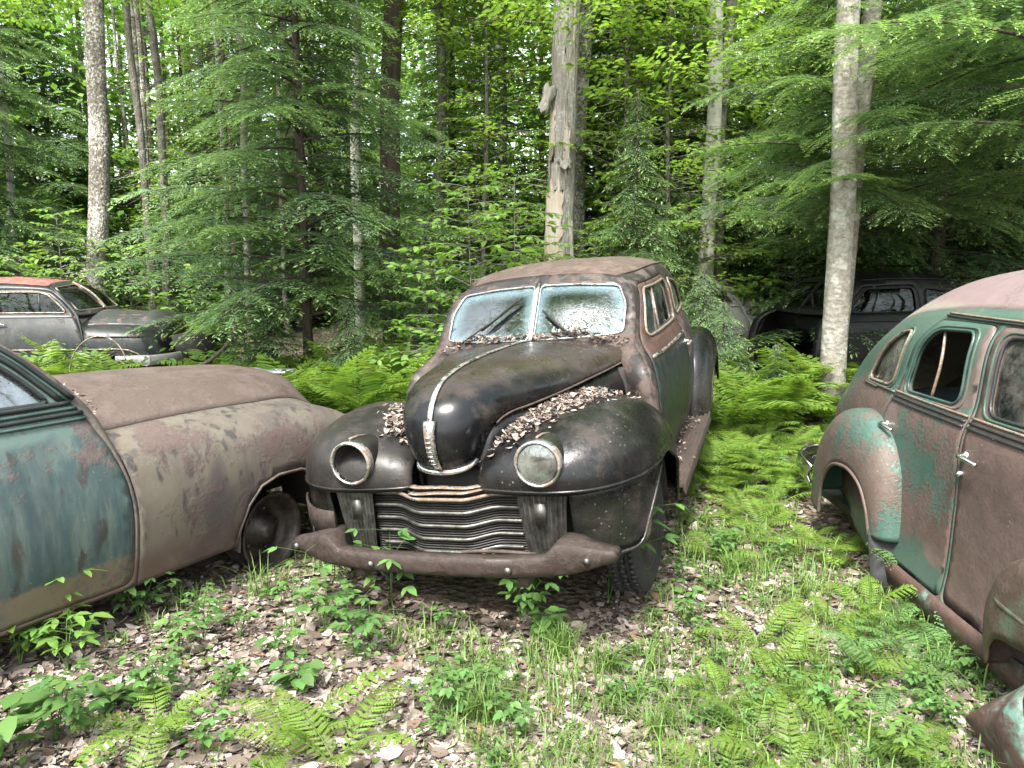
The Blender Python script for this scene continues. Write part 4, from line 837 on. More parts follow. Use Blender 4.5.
    U = np.linspace(0, 1, 60); Vv = np.linspace(vd, 1, 16); Pr = np.array([[S.ev([u, v])[0] for v in Vv] for u in U]); P = np.concatenate([Pr, mir(Pr[:, ::-1])[:, 1:]], 1)
    grid_obj('roof', P, g('roof'), root, (-1.5, 0, .6), .014)
    c = S.C[0]; Wc = np.array([[(-.06, 0, 1.09), (-.08, .28, 1.09), (-.13, .56, 1.088), c[4]], [(-.38, 0, 1.43), (-.39, .26, 1.43), (-.43, .5, 1.425), c[5]], [c[8], c[7], (-.635, .44, 1.515), c[6]]]).swapaxes(0, 1); WS = Surf(Wc); cw = (-1.4, 0, 1.2)
    hole = rounded([(.035, .13), (.90, .12), (.90, .83), (.035, .85)], .06)
    for sy in (1, -1):
        wf = panel('windshield_frame', WS, [(0, 0), (1, 0), (1, 1), (0, 1)], [hole], g('frame'), root, .05, sy, .016, 0, 0, cw); panel('windshield_pane', WS, hole, [], M(m['glass']), wf, .08, sy, 0, 0, -.008, cw)
        tube('chrome_trim', densify(on_surf(WS, hole, .003, sy, cw), .04), .010, M('chrome_dull'), wf, 6, True)
    tube('windshield_divider', on_surf(WS, [(0, t) for t in np.linspace(.08, .9, 8)], .012, 1, cw), .016, M('chrome_dull'), root)
    fr = F.ev([(.004, v) for v in np.linspace(F.kv[4], 1, 22)]); fr = np.concatenate([fr, mir(fr[::-1])[1:]]); rr = fr.copy(); rr[:, 0] = -.22; ry = np.abs(fr[:, 1])/.80; rr[:, 1] *= .97; rr[:, 2] = 1.115-.03*ry**3
    md = (fr+rr)/2; md[:, 2] = fr[:, 2]*.4+rr[:, 2]*.6; grid_obj('cowl_top', np.stack([fr+[.03, 0, -.006], fr+[-.006, 0, -.004], md, rr]), g('hood'), root, (-1, 0, .6), .01)
    rim_ = F.ev([(1, v) for v in np.linspace(0, 1, 24)]); rim_ = np.concatenate([rim_, mir(rim_[::-1])[1:]]); cc = np.array([rim_[:, 0].mean()+.02, 0, rim_[:, 2].mean()])
    grid_obj('nose_panel', np.stack([rim_, rim_*.7+cc*.3+[.02, 0, 0], rim_*.3+cc*.7+[.03, 0, 0], rim_*.02+cc*.98+[.03, 0, 0]]), g('skin'), root, (.8, 0, .5), 0)
    for sy in (1, -1):
        wheel('front_wheel', root, (.80 if big else .41, sy*.70, .215 if big else .25), r=.34 if not big else .315, side=sy, tyre=not big, mats=('rubber', 'rim_metal', 'rim_metal'), yaw=R(6) if big else 0, cap=not big)
        if not big:
            headlight(root, (.90, sy*.60, .72), .10, .2, m['skin'], 'chrome_dull', True)
    if big:
        for sy in (1, -1): headlight(root, (1.74, sy*.55, .62), .09, .2, m['skin'], 'chrome_dull', True)
    # grille opening, front bumper
    b = MB()
    for z in (.40, .46, .52, .58): b.add(*tube_vf([((1.01 if not big else 1.86)-.12*abs(y)**2*3, y, z) for y in np.linspace(-.5, .5, 15)], .018, 6))
    b.build('grille', M('chrome_dull'), root, True)
    yy = np.linspace(-.95, .95, 61); xb = (1.98 if big else 1.08)-.30*(np.abs(yy)/.95)**3.2; sec = [(-.05, .50), (-.01, .515), (.01, .49), (.025, .44), (.02, .39), (-.01, .365), (-.05, .37)]
    zoff = -.12 if big else .03
    P = np.stack([np.stack([xb+dx, yy, np.full(61, z+zoff)], 1) for dx, z in sec], 1)
    if not big:
        w_ = grid_obj('front_bumper', P, g('bumper'), root, (.5, 0, .4), .01)
        for sy in (1, -1):                                                                  # wrapped end of the bumper along the fender
            P2 = np.array([[(.82-t*.45, sy*(.95-.03*math.cos(t*3)), z+zoff) for dx, z in sec] for t in np.linspace(0, 1, 12)]); P2[:, :, 1] += np.array([sy*d for d, _ in sec])[None]; grid_obj('bumper_wrap', P2, g('bumper'), root, (.8, sy*.5, .4), .01)
    b = MB(); b.add(*box_vf((-1.7, 0, .28), (3.2, 1.6, .05))); b.build('floor_pan', M('dark_metal'), root)
    b = MB(); b.add(*box_vf((-.16, 0, .66), (.03, 1.5, .76))); b.build('firewall', M('dark_metal'), root)
    bench(root, -1.35, -.72, .72, 'seat_cloth', .32, .62); bench(root, -2.3, -.7, .7, 'seat_cloth', .32, .6); steering(root, (-.80, .36, 1.0))
    b = MB(); b.add(*box_vf((-.36, 0, .97), (.12, 1.38, .2))); o = b.build('dashboard', g('roof'), root); bevel(o, .04, 3)
    return S, F, hood

def place_car(name, pose, label, cat='car', group=None):
    x, y, z, yaw, pit, rol = pose
    e = empty(name, (x, y, z)); e.rotation_mode = 'XYZ'
    Rm = Matrix.Rotation(yaw, 4, 'Z') @ Matrix.Rotation(pit, 4, 'Y') @ Matrix.Rotation(rol, 4, 'X'); e.matrix_world = Matrix.Translation((x, y, z)) @ Rm
    tag(e, label, cat, group); e['m'] = 0; del e['m']
    return e, np.array(Matrix.Translation((x, y, z)) @ Rm)
def xf(Mx, P): P = np.atleast_2d(P); return P@Mx[:3, :3].T+Mx[:3, 3]

carC, MC = place_car('vintage_sedan', (-.05, 4.033, .028, -1.897, .055, .082), 'black rusting pre-war sedan with split windshield, facing the camera in the middle')
SCs, C_hood = prewar_sedan(carC, dict(body='c_body', door='c_door', roof='c_roof', hood='c_hood', fender='c_fender', fender_grey='c_fender_grey', apron='c_bumper', bumper='c_bumper', board='c_board', ws='glass_ws'))
carR, MR = place_car('vintage_sedan', (2.83, 3.4, 0, R(-90.4), 0, 0), 'green and brown rusted four-door sedan seen from its side at the right edge')
SR = green_sedan(carR)
carL, ML = place_car('vintage_sedan', (-2.446, 3.926, 0, R(58), 0, 0), 'brown-grey sedan with teal door and bare front wheel rim, cut off by the left edge')
SL, FL, L_hood = slab_sedan(carL, dict(skin='l_skin', hood='l_hood', door='l_door', roof='l_hood', frame='l_hood', glass='glass_blue', bumper='c_bumper'), 'L')
carM, MM = place_car('vintage_sedan', (-5.93, 11.5, -.08, R(5), 0, 0), 'black sedan with red-rusted roof parked among ferns at the far left')
slab_sedan(carM, dict(skin='m_skin', hood='m_hood', door='m_skin', roof='m_red', frame='m_skin', glass='glass_dark', bumper='m_bumper'), 'M')
carB, MB_ = place_car('vintage_sedan', (2.90, 9.8, .0, R(193), 0, 0), 'dull black stripped sedan in the shade behind the pale trunk')
prewar_sedan(carB, dict(body='b_skin', door='b_skin', roof='b_skin', hood='b_skin', fender='b_skin', fender_grey='b_skin', apron='b_skin', bumper='b_skin', board='b_skin', ws='glass_dark'), False)
carW, MW = place_car('vintage_sedan', (3.95, 13.0, -.02, R(-8), 0, 0), 'pale cream wreck half hidden in bushes deep in the wood')
slab_sedan(carW, dict(skin='w_skin', hood='w_skin', door='w_skin', roof='w_skin', frame='w_skin', glass='glass_side', bumper='m_bumper'), 'W')
# ------------------------------------------------------------------ ground
def gz(x, y):
    x = np.asarray(x, float); y = np.asarray(y, float)
    return .12*np.exp(-((x-.9)**2+(y-7.1)**2)/2.6)+.022*np.sin(1.3*x+.4)*np.cos(.9*y+1)+.012*np.sin(3.1*x+y)*np.sin(2.3*y-x)+np.clip(y-15, 0, 60)*.022-.07*np.exp(-((x+6)**2+(y-11)**2)/9)
ax = np.unique(np.round(np.concatenate([np.linspace(-150, 150, 41), np.linspace(-14, 14, 113), np.linspace(-4, 5, 110)]), 3)); ay = np.unique(np.round(np.concatenate([np.linspace(-150, 150, 41), np.linspace(-2, 24, 105), np.linspace(1.2, 9, 100)]), 3))
GX, GY = np.meshgrid(ax, ay, indexing='ij'); P = np.stack([GX, GY, gz(GX, GY)], -1)
gnd = grid_obj('ground', P, M('forest_floor'), None); struct(gnd)
if gnd.data.polygons[0].normal.z < 0: gnd.data.flip_normals()
CP, SP = math.cos(PITCH), math.sin(PITCH)
def gp(u, v, z=0.0):
    """the ground point seen at a pixel"""
    u = np.asarray(u, float); v = np.asarray(v, float); a = (u-512)/770; b = -(v-384)/770; dx, dy, dz = a, CP+b*SP, -SP+b*CP
    k = (z-CAMH)/dz
    for _ in range(4): k = (gz(dx*k, dy*k)+z-CAMH)/dz
    return dx*k, dy*k
def at(px, y): return (px-512)/770*y*.99, y          # a pixel column at a distance
def in_car(x, y, m=.0):
    out = np.zeros(np.shape(x), bool)
    for Mx, (x0, x1, w) in ((MC, (-4.1, .75, .86)), (MR, (-2.0, 2.3, .90)), (ML, (-3.7, 1.7, .84)), (MM, (-3.6, 1.4, .85)), (MB_, (-4, -.5, .85))):
        c, s = Mx[0, 0], Mx[1, 0]; n = math.hypot(c, s); c, s = c/n, s/n; dx, dy = x-Mx[0, 3], y-Mx[1, 3]; lx, ly = c*dx+s*dy, -s*dx+c*dy
        out |= (lx > x0-m) & (lx < x1+m) & (abs(ly) < w+m)
    return out

# ------------------------------------------------------------------ leaf-level geometry
def nrmz(a): return a/(np.linalg.norm(a, axis=-1, keepdims=True)+1e-9)
def kites(p, d, n, l, w, wide=.45, fold=.12):
    d = nrmz(d); s = nrmz(np.cross(d, n)); n2 = np.cross(s, d); l = np.broadcast_to(l, (len(p),))[:, None]; w = np.broadcast_to(w, (len(p),))[:, None]
    V = np.stack([p, p+d*l*wide+s*w*.5+n2*w*fold, p+d*l, p+d*l*wide-s*w*.5+n2*w*fold], 1).reshape(-1, 3)
    return V, np.arange(len(V)).reshape(-1, 4)
def blades(p, d, n, l, w, droop=.25, fold=.18):
    """broad leaf: midrib, two halves, pointed tip"""
    N = len(p); d = nrmz(d); s = nrmz(np.cross(d, n)); n2 = np.cross(s, d); l = np.broadcast_to(l, (N,))[:, None]; w = np.broadcast_to(w, (N,))[:, None]
    f = lambda t: p+d*l*t-n2*l*droop*t*t
    a, b, c, e = f(0), f(.30), f(.66), f(1.0); up = n2*w*fold
    V = np.stack([a, b, c, e, b+s*w*.46+up, c+s*w*.40+up*.8, b-s*w*.46+up, c-s*w*.40+up*.8], 1).reshape(-1, 3); o = (np.arange(N)*8)[:, None]
    T = np.concatenate([o+[0, 4, 1], o+[2, 5, 3], o+[0, 1, 6], o+[2, 3, 7]]); Q = np.concatenate([o+[1, 4, 5, 2], o+[1, 2, 7, 6]])
    return V, [T, Q]
def rot_z(V, a): c, s = math.cos(a), math.sin(a); return V@np.array([[c, s, 0], [-s, c, 0], [0, 0, 1.]])
def rot_y(V, a): c, s = math.cos(a), math.sin(a); return V@np.array([[c, 0, -s], [0, 1, 0], [s, 0, c]])
def rot_x(V, a): c, s = math.cos(a), math.sin(a); return V@np.array([[1, 0, 0], [0, c, s], [0, -s, c]])

# hemlock boughs: flat drooping sprays, pale new growth at the tips
def hem_bough(L, seed, sp=.040, lw=.019, dens=.023, lk=1.0):
    r = np.random.default_rng(seed); Ps, Ds, Ls, Ts = [], [], [], []
    main = lambda s: np.array([L*s, .04*L*math.sin(s*4+seed), L*(.10*s-.32*s*s)])
    ns = int(L/sp)
    for i in range(ns):
        s = .08+.92*(i+r.random()*.6)/ns
        if r.random() < .10: continue
        p0 = main(s); side = 1 if i % 2 else -1
        l2 = (L*.52*(1-s)**.7*min(1, .35+s*2.6)+.07)*r.uniform(.6, 1.12); a = R(r.uniform(42, 66))*side
        d2 = np.array([math.cos(a), math.sin(a), r.uniform(-.28, .02)]); n3 = max(2, int(l2/dens))
        for j in range(n3):
            t = (j+.5)/n3; p = p0+d2*l2*t+np.array([0, 0, -.30*l2*t*t]); sd = 1 if j % 2 else -1; a3 = a+R(r.uniform(32, 58))*sd
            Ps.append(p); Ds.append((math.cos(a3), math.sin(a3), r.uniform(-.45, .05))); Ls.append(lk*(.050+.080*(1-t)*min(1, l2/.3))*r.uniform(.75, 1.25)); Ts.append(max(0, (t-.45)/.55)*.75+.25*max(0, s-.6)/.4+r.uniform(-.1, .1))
        Ps.append(p0+d2*l2*.94+np.array([0, 0, -.28*l2])); Ds.append(d2+np.array([0, 0, -.5])); Ls.append(.075*lk); Ts.append(.95)
    p, d = np.array(Ps), np.array(Ds); n = np.array([0, 0, 1.])+r.normal(0, .22, (len(p), 3)); V, F = kites(p, d, n, np.array(Ls), lw*r.uniform(.8, 1.3, len(p)), .4, .1)
    return V, F, np.repeat(np.clip(Ts, 0, 1), 4)
BOUGH = {L: [hem_bough(L, int(L*100)+k) for k in range(3)] for L in (.5, 1.0, 1.6, 2.4)}
BOUGHF = {L: [hem_bough(L, int(L*100)+k, .030, .012, .0155, .74) for k in range(2)] for L in (.5, 1.0, 1.6, 2.4)}
def hem_crown(h, z0, Lm, n, seed, power=1.1, fine=False):
    r = np.random.default_rng(seed); mb = MB(); limbs = MB(); BG = BOUGHF if fine else BOUGH; keys = np.array(sorted(BG))
    for i in range(n):
        f = ((i+r.random())/n)**.9; z = z0+(h-z0)*f; L = (Lm*(1-f**power)*r.uniform(.6, 1.12)+.22); k = keys[np.argmin(abs(keys-L))]
        V, F, T = BG[k][r.integers(len(BG[k]))]; sc = L/k; az = i*2.39996+r.uniform(-.5, .5); pit = R(r.uniform(-6, 14)-16*(1-f)+18*f)
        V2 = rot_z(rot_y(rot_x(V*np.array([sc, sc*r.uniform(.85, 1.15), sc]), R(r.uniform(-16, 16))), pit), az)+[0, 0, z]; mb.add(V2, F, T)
        m = np.array([(L*s, 0, L*(.10*s-.32*s*s)) for s in np.linspace(0, .85, 6)]); limbs.add(*tube_vf(rot_z(rot_y(m, pit), az)+[0, 0, z], np.linspace(.011+.006*L, .004, 6), 5, cap=False))
    return mb.mesh('hemlock_crown'), limbs
# broadleaf sprays
def leaf_spray(L, seed, ls=.085, step=.055):
    r = np.random.default_rng(seed); Ps, Ds, Ls = [], [], []
    tw = [(np.array([0, 0, 0.]), 0.0, L, 0)]
    for i in range(max(3, int(L/.16))):
        s = .15+.85*(i+r.random())/max(3, int(L/.16)); a = R(r.uniform(35, 60))*(1 if i % 2 else -1); tw.append((np.array([L*s, 0, L*(.12*s-.26*s*s)]), a, L*.42*(1.1-s)*r.uniform(.6, 1.2)+.08, 1))
    tubes = []
    for p0, a, l, k in tw:
        n = max(2, int(l/step)); d = np.array([math.cos(a), math.sin(a), .04])
        tubes.append([p0+d*l*t+np.array([0, 0, (L*.12*t-.26*L*t*t) if k == 0 else -.12*l*t*t]) for t in np.linspace(0, .95, 5)])
        for j in range(n):
            t = (j+.7)/n
            if k == 0 and t < .25: continue
            p = p0+d*l*t+np.array([0, 0, (L*.12*t-.26*L*t*t) if k == 0 else -.12*l*t*t]); sd = 1 if j % 2 else -1; a3 = a+R(r.uniform(25, 70))*sd
            Ps.append(p); Ds.append((math.cos(a3), math.sin(a3), r.uniform(-.5, .1))); Ls.append(ls*r.uniform(.6, 1.2))
        Ps.append(p0+d*l*.96+np.array([0, 0, (-.14*L) if k == 0 else -.12*l])); Ds.append(d); Ls.append(ls)
    p, d, l = np.array(Ps), np.array(Ds), np.array(Ls); n = np.array([0, 0, 1.])+r.normal(0, .22, (len(p), 3)); return p, d, n, l, tubes
SPRAY = {L: [leaf_spray(L, int(L*77)+k) for k in range(3)] for L in (.6, 1.2, 2.0, 2.8)}
SPRAYB = {L: [leaf_spray(L, int(L*77)+k, .13, .085) for k in range(3)] for L in (.6, 1.2, 2.0, 2.8)}
def leafy_crown(h, z0, Lm, n, seed, shape=.8, up=18, big=False, lw=.52):
    r = np.random.default_rng(seed); mb = MB(); limbs = MB(); SPR = SPRAYB if big else SPRAY; keys = np.array(sorted(SPR))
    for i in range(n):
        f = (i+r.random())/n; z = z0+(h-z0)*f; L = Lm*(1-.75*f**shape)*r.uniform(.55, 1.15)+.12; k = keys[np.argmin(abs(keys-L))]; p, d, nn, l, tb = SPR[k][r.integers(3)]; sc = L/k
        az = i*2.39996+r.uniform(-.6, .6); pit = -R(r.uniform(0, up)); ro = R(r.uniform(-20, 20)); tf = lambda V: rot_z(rot_y(rot_x(V, ro), pit), az)
        l2 = l*min(1.1, max(.8, sc)); V, F = blades(tf(p*sc)+[0, 0, z], tf(d), tf(nn), l2, l2*lw, .22, .15); mb.add(V, F, np.repeat(r.uniform(0, 1, len(p)), 8))
        for q in tb[:1]+tb[1:6]: limbs.add(*tube_vf(tf(np.array(q)*sc)+[0, 0, z], np.linspace(.004+.006*L, .002, 5), 4, cap=False))
    return mb.mesh('leaf_crown'), limbs
def trunk_vf(h, r0, lean=(0, 0), wob=.03, taper=.55, n=14, seed=0, flare=.35, m=26):
    r = np.random.default_rng(seed); z = np.concatenate([[-.15, 0, .12, .3, .6], np.linspace(1.0, h, m)]); ph = r.uniform(0, 6, 4)
    x = lean[0]*z+wob*np.sin(z*.7+ph[0])+wob*.3*np.sin(z*2.1+ph[1]); y = lean[1]*z+wob*np.sin(z*.6+ph[2])
    rad = r0*(1-(1-taper)*np.clip(z/h, 0, 1))*(1+flare*np.exp(-np.clip(z, 0, 9)/.22)); th = np.linspace(0, 2*np.pi, n, endpoint=False)
    rr = rad[:, None]*(1+.05*np.sin(3*th+ph[3])[None]+.035*r.normal(0, 1, (len(z), n))+.12*np.sin(5*th+1)[None]*np.exp(-np.clip(z, 0, 9)/.2)[:, None])
    V = np.stack([x[:, None]+rr*np.cos(th), y[:, None]+rr*np.sin(th), np.broadcast_to(z[:, None], rr.shape)], -1).reshape(-1, 3)
    return V, quad_grid(len(z), n, True)
def set_mat(me, m):
    if not me.materials: me.materials.append(M(m))
    return me
def trunk_mesh(h, r0, limbs=None, **k):
    mb = MB(); V, F = trunk_vf(h, r0, **k); mb.add(V, F)
    if limbs is not None:
        for v in limbs.v: pass
        for key, fs in limbs.p.items():
            pass
        LV = np.concatenate(limbs.v); mb.add(LV, [np.concatenate(x) for x in limbs.p.values()])
    me = mb.mesh('trunk'); me.polygons.foreach_set('use_smooth', np.ones(len(me.polygons), bool)); return me
KIND = {}
def kind(key, crown, limbs, h, r0, cm, bm, seed, lean=(0, 0), wob=.04, taper=.25):
    tm = trunk_mesh(h, r0, limbs, lean=lean, wob=wob, taper=taper, seed=seed); set_mat(tm, bm); set_mat(crown, cm); KIND[key] = (tm, crown)
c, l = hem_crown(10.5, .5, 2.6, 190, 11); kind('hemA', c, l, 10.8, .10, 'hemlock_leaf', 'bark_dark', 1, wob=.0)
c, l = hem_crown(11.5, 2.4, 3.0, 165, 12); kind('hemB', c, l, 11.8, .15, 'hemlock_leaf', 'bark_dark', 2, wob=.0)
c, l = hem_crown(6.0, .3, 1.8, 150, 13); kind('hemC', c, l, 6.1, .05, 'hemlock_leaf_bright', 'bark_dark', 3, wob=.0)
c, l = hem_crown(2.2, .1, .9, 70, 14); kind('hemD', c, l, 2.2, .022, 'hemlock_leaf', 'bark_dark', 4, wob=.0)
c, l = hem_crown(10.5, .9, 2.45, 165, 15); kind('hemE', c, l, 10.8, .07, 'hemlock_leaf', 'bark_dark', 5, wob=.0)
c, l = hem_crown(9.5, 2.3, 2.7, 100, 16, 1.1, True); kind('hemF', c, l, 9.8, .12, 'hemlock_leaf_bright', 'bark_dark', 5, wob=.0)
c, l = leafy_crown(11, 3.4, 3.0, 85, 21, big=True); kind('mapA', c, l, 10.7, .12, 'maple_leaf', 'bark_grey', 6)
c, l = leafy_crown(9, 1.2, 2.3, 95, 22, .7, 25, big=True); kind('mapB', c, l, 8.8, .06, 'maple_leaf', 'bark_thin', 7)
c, l = leafy_crown(2.7, .4, 1.25, 44, 23, .7, 22, True); kind('sapA', c, l, 2.6, .016, 'sapling_leaf', 'bark_thin', 8, wob=.02)
c, l = leafy_crown(1.7, .15, .8, 40, 24, .5, 30, True, .6); kind('shrub', c, l, 1.6, .012, 'sapling_leaf', 'bark_thin', 9, wob=.02)
def tree(name, key, x, y, label, cat='tree', group=None, rz=None, sc=1.0, trunk=True, tilt=(0, 0)):
    e = empty(name, (x, y, float(gz(x, y))-.03), (tilt[0], tilt[1], rng.uniform(0, 6.28) if rz is None else rz)); s = sc*rng.uniform(.95, 1.05); e.scale = (s, s, s); tag(e, label, cat, group)
    tm, cm_ = KIND[key]
    if trunk: link('trunk', tm, e)
    link('crown', cm_, e); return e
def bare(name, x, y, r0, h, mat, label, lean=(0, 0), seed=1, crown=None, group=None, wob=.05, cz=0, n=14, flare=.35, taper=.6):
    """a tall trunk of its own shape; the crown, where it has one, starts high up"""
    e = empty(name, (x, y, float(gz(x, y))-.03)); tag(e, label, 'tree', group)
    tw = None
    if name == 'thin_trunk' or mat in ('bark_thin', 'bark_dark'):
        r = np.random.default_rng(seed+900); tw = MB()
        for i in range(16):
            z = r.uniform(1.2, 7); a = r.uniform(0, 6.28); L = r.uniform(.3, 1.1); d = np.array([math.cos(a), math.sin(a), r.uniform(-.25, .15)]); p0 = np.array([lean[0]*z, lean[1]*z, z]); k_ = p0+d*L*.55+[0, 0, -.03*L]; tw.add(*tube_vf([p0, k_, p0+d*L+[0, 0, -.16*L]], [.012, .008, .003], 5, cap=False)); a2 = a+r.uniform(-1, 1); tw.add(*tube_vf([k_, k_+np.array([math.cos(a2), math.sin(a2), -.1])*L*.35], [.006, .002], 4, cap=False))
    tm = trunk_mesh(h, r0, tw, lean=lean, seed=seed, wob=wob, n=n, flare=flare, taper=taper); set_mat(tm, mat); link('trunk', tm, e)
    if crown: 
        c = link('crown', KIND[crown][1], e); c.location = (lean[0]*7, lean[1]*7, cz); c.rotation_euler = (0, 0, rng.uniform(0, 6))
    return e
# ------------------------------------------------------------------ the trees one can tell apart
x, y = at(93, 13.4); bare('maple_tree', x, y, .175, 14, 'bark_lichen', 'straight lichen-speckled trunk behind the red-roofed car', (.062, 0), 31, 'mapA', cz=2.4, n=20)
x, y = at(556, 12.0); split = bare('dying_maple', x, y, .225, 13, 'bark_grey', 'thick grey trunk with bare stripped wood and broken bark, behind the black car', (.022, 0), 32, 'mapA', cz=1.2, n=24, wob=0.0)
x, y = at(576, 12.7); bare('maple_tree', x, y, .15, 13, 'bark_lichen', 'grey speckled trunk close behind the stripped trunk', (.012, 0), 33, None, n=18)
x, y = at(700, 12.4); bare('birch_tree', x, y, .125, 14, 'bark_birch', 'pale birch trunk with leafy boughs round it, right of the black car roof', (.024, 0), 34, 'mapA', cz=.6, n=18)
x, y = at(716, 13.2); bare('birch_tree', x, y, .10, 13, 'bark_beech', 'thinner shaded trunk just behind the pale birch', (.014, 0), 35, None, n=16)
x, y = at(833, 8.35); bare('beech_tree', x, y, .135, 12, 'bark_beech', 'smooth pale beech trunk in front of the dull black sedan', (.012, 0), 36, None, n=24, flare=.28)
x, y = at(848, 9.0); bare('beech_tree', x, y, .11, 12, 'bark_beech', 'second beech trunk half hidden behind the front one', (.006, 0), 37, None, n=20)
x, y = at(393, 13.2); bare('dark_pine', x, y, .185, 14, 'bark_dark', 'dark rough-barked trunk left of the black car', (.010, 0), 38, 'hemB', cz=4.0, n=20)
x, y = at(360, 14.3); bare('birch_tree', x, y, .10, 13, 'bark_birch', 'white birch trunk seen through the hemlock boughs', (.006, 0), 39, None, n=16)
x, y = at(440, 14.2); bare('maple_tree', x, y, .10, 13, 'bark_thin', 'slim grey trunk between the dark trunk and the stripped one', (.004, 0), 40, 'mapA', cz=.8, n=16)
x, y = at(149, 16.5); bare('maple_tree', x, y, .085, 14, 'bark_thin', 'slim trunk left of a pair, beyond the red-roofed car', (.0, 0), 41, None)
x, y = at(168, 17.2); bare('maple_tree', x, y, .095, 14, 'bark_thin', 'slim trunk right of a pair, beyond the red-roofed car', (.001, 0), 42, 'mapA', cz=3.5)
x, y = at(17, 15.5); bare('birch_tree', x, y, .075, 13, 'bark_birch', 'thin white trunk near the left edge of the wood', (.004, 0), 43, None)
# details of the stripped trunk: bare wood, bark flap, broken stubs
def strip_panel(mb, x0, r, z0, z1, a0, a1, out, seed, jag=.05):
    q = np.random.default_rng(seed); Z = np.linspace(z0, z1, 24); A = np.linspace(a0, a1, 9); P = np.zeros((24, 9, 3)); e0 = q.normal(0, 1, 24)*jag; e1 = q.normal(0, 1, 24)*jag
    for i, z in enumerate(Z):
        rr = .225*(1-.4*z/13)*(1+.35*math.exp(-max(z, 0)/.22))+out; t = np.linspace(0, 1, 9)
        aa = (a0+e0[i]*.6)*(1-t)+(a1+e1[i]*.6)*t
        zz = z+(.22*q.normal(0, 1, 9)*(1 if i in (0, 23) else 0)); P[i] = np.stack([.022*z+rr*np.cos(aa), rr*np.sin(aa), zz], 1)
    mb.add(P.reshape(-1, 3), quad_grid(24, 9))
for z0, z1, a0, a1, sd_, jg in ((1.0, 2.9, -168, -82, 1, .10), (3.2, 3.98, -158, -126, 2, .05), (3.15, 3.75, -88, -62, 3, .04), (4.9, 6.4, -62, -50, 4, .02)):
    mb = MB(); strip_panel(mb, 0, 0, z0, z1, R(a0), R(a1), .020, sd_, jg*2.2); mb.build('bare_wood', M('wood_bare'), split, True)
def flap(c, s_, tilt):
    n_, m_ = 10, 8; P = np.array([[(c[0]+s_[0]*(u-.5)*(1-.3*v+.15*math.sin(v*9)), c[1]-.05*math.sin(u*3)-.10*v*v, c[2]-s_[1]*v+.03*math.sin(u*11)) for u in np.linspace(0, 1, n_)] for v in np.linspace(0, 1, m_)]); Q = P.reshape(-1, 3)-c; Q = rot_y(Q, tilt)+c
    o = grid_obj('bark_flap', Q.reshape(m_, n_, 3), M('bark_grey'), split, None, .02)
flap(np.array([-.10, -.17, 4.30]), (.20, .40), R(20)); flap(np.array([.10, -.20, 3.25]), (.22, .12), R(-5)); flap(np.array([.20, -.14, 2.35]), (.10, .62), R(-3))
for z, a, L in ((2.85, 190, .34), (2.95, 175, .28), (2.75, 170, .22), (5.6, 0, .55), (4.75, 268, .12), (6.3, 185, .5), (5.2, 178, .7)):
    mb = MB(); d = np.array([math.cos(R(a)), math.sin(R(a)), .08]); p = np.array([.022*z, 0, z]); mb.add(*tube_vf([p+d*.12, p+d*(.12+L*.5), p+d*(.2+L)+[0, 0, .03]], [.022, .014, .006], 6)); mb.build('branch_stub', M('bark_thin'), split)

# ------------------------------------------------------------------ hemlocks and broadleaf trees that fill the wood
x, y = at(305, 11.2); tree('hemlock_tree', 'hemE', x, y, 'broad hemlock with layered drooping boughs right of the red-roofed car', rz=.4, sc=1.12)
x, y = at(1075, 7.7); tree('hemlock_tree', 'hemF', x, y, 'hemlock hanging long pale-tipped boughs over the green sedan roof', rz=2.2, sc=1.05)
x, y = at(935, 11.0); tree('hemlock_tree', 'hemA', x, y, 'dense hemlock behind the dull black sedan roof', rz=1.0)
x, y = at(845, 9.3); e = tree('hemlock_tree', 'hemF', x, y+.15, 'hemlock boughs spreading round the two beech trunks', rz=.9, sc=.85, trunk=True)
x, y = at(634, 10.2); tree('young_hemlock', 'hemC', x, y, 'young bright hemlock right behind the black car roof', rz=.7, sc=.66)
x, y = at(678, 11.6); tree('young_hemlock', 'hemC', x, y, 'young hemlock at the foot of the pale birch', rz=2.9, sc=.5)
x, y = at(800, 13.4); tree('young_hemlock', 'hemC', x, y, 'young hemlock between the birch and the beech trunks', rz=4.4, sc=1.05)
x, y = at(600, 13.5); tree('young_hemlock', 'hemC', x, y, 'young hemlock in shade right of the stripped trunk', rz=5.4, sc=1.15)
x, y = at(347, 9.9); tree('hemlock_sapling', 'hemD', x, y, 'small pale hemlock sapling at the edge of the clearing', rz=1.1, sc=.62)
x, y = at(265, 10.8); tree('hemlock_sapling', 'hemD', x, y, 'knee-high hemlock sapling in dark undergrowth left of the pale sapling', rz=2.1, sc=.75)
for i, (px, y, k, s) in enumerate([(-30, 14.5, 'hemA', 1.0), (455, 16.8, 'hemA', .85), (235, 18.5, 'hemA', .9),  (350, 20.5, 'hemA', 1.0),
                                  (655, 15.0, 'hemB', .9), (800, 13.6, 'hemA', .95), (990, 12.6, 'hemA', 1.0), (1040, 11.5, 'hemA', .95), (1130, 14, 'hemB', 1.0), (930, 17.5, 'hemB', 1.0), (40, 19, 'hemB', 1.0)]):
    X, Y = at(px, y); tree('hemlock_tree', k, X, Y, 'dark hemlock in the wood behind the cars', group='hemlocks filling the wood', sc=s)
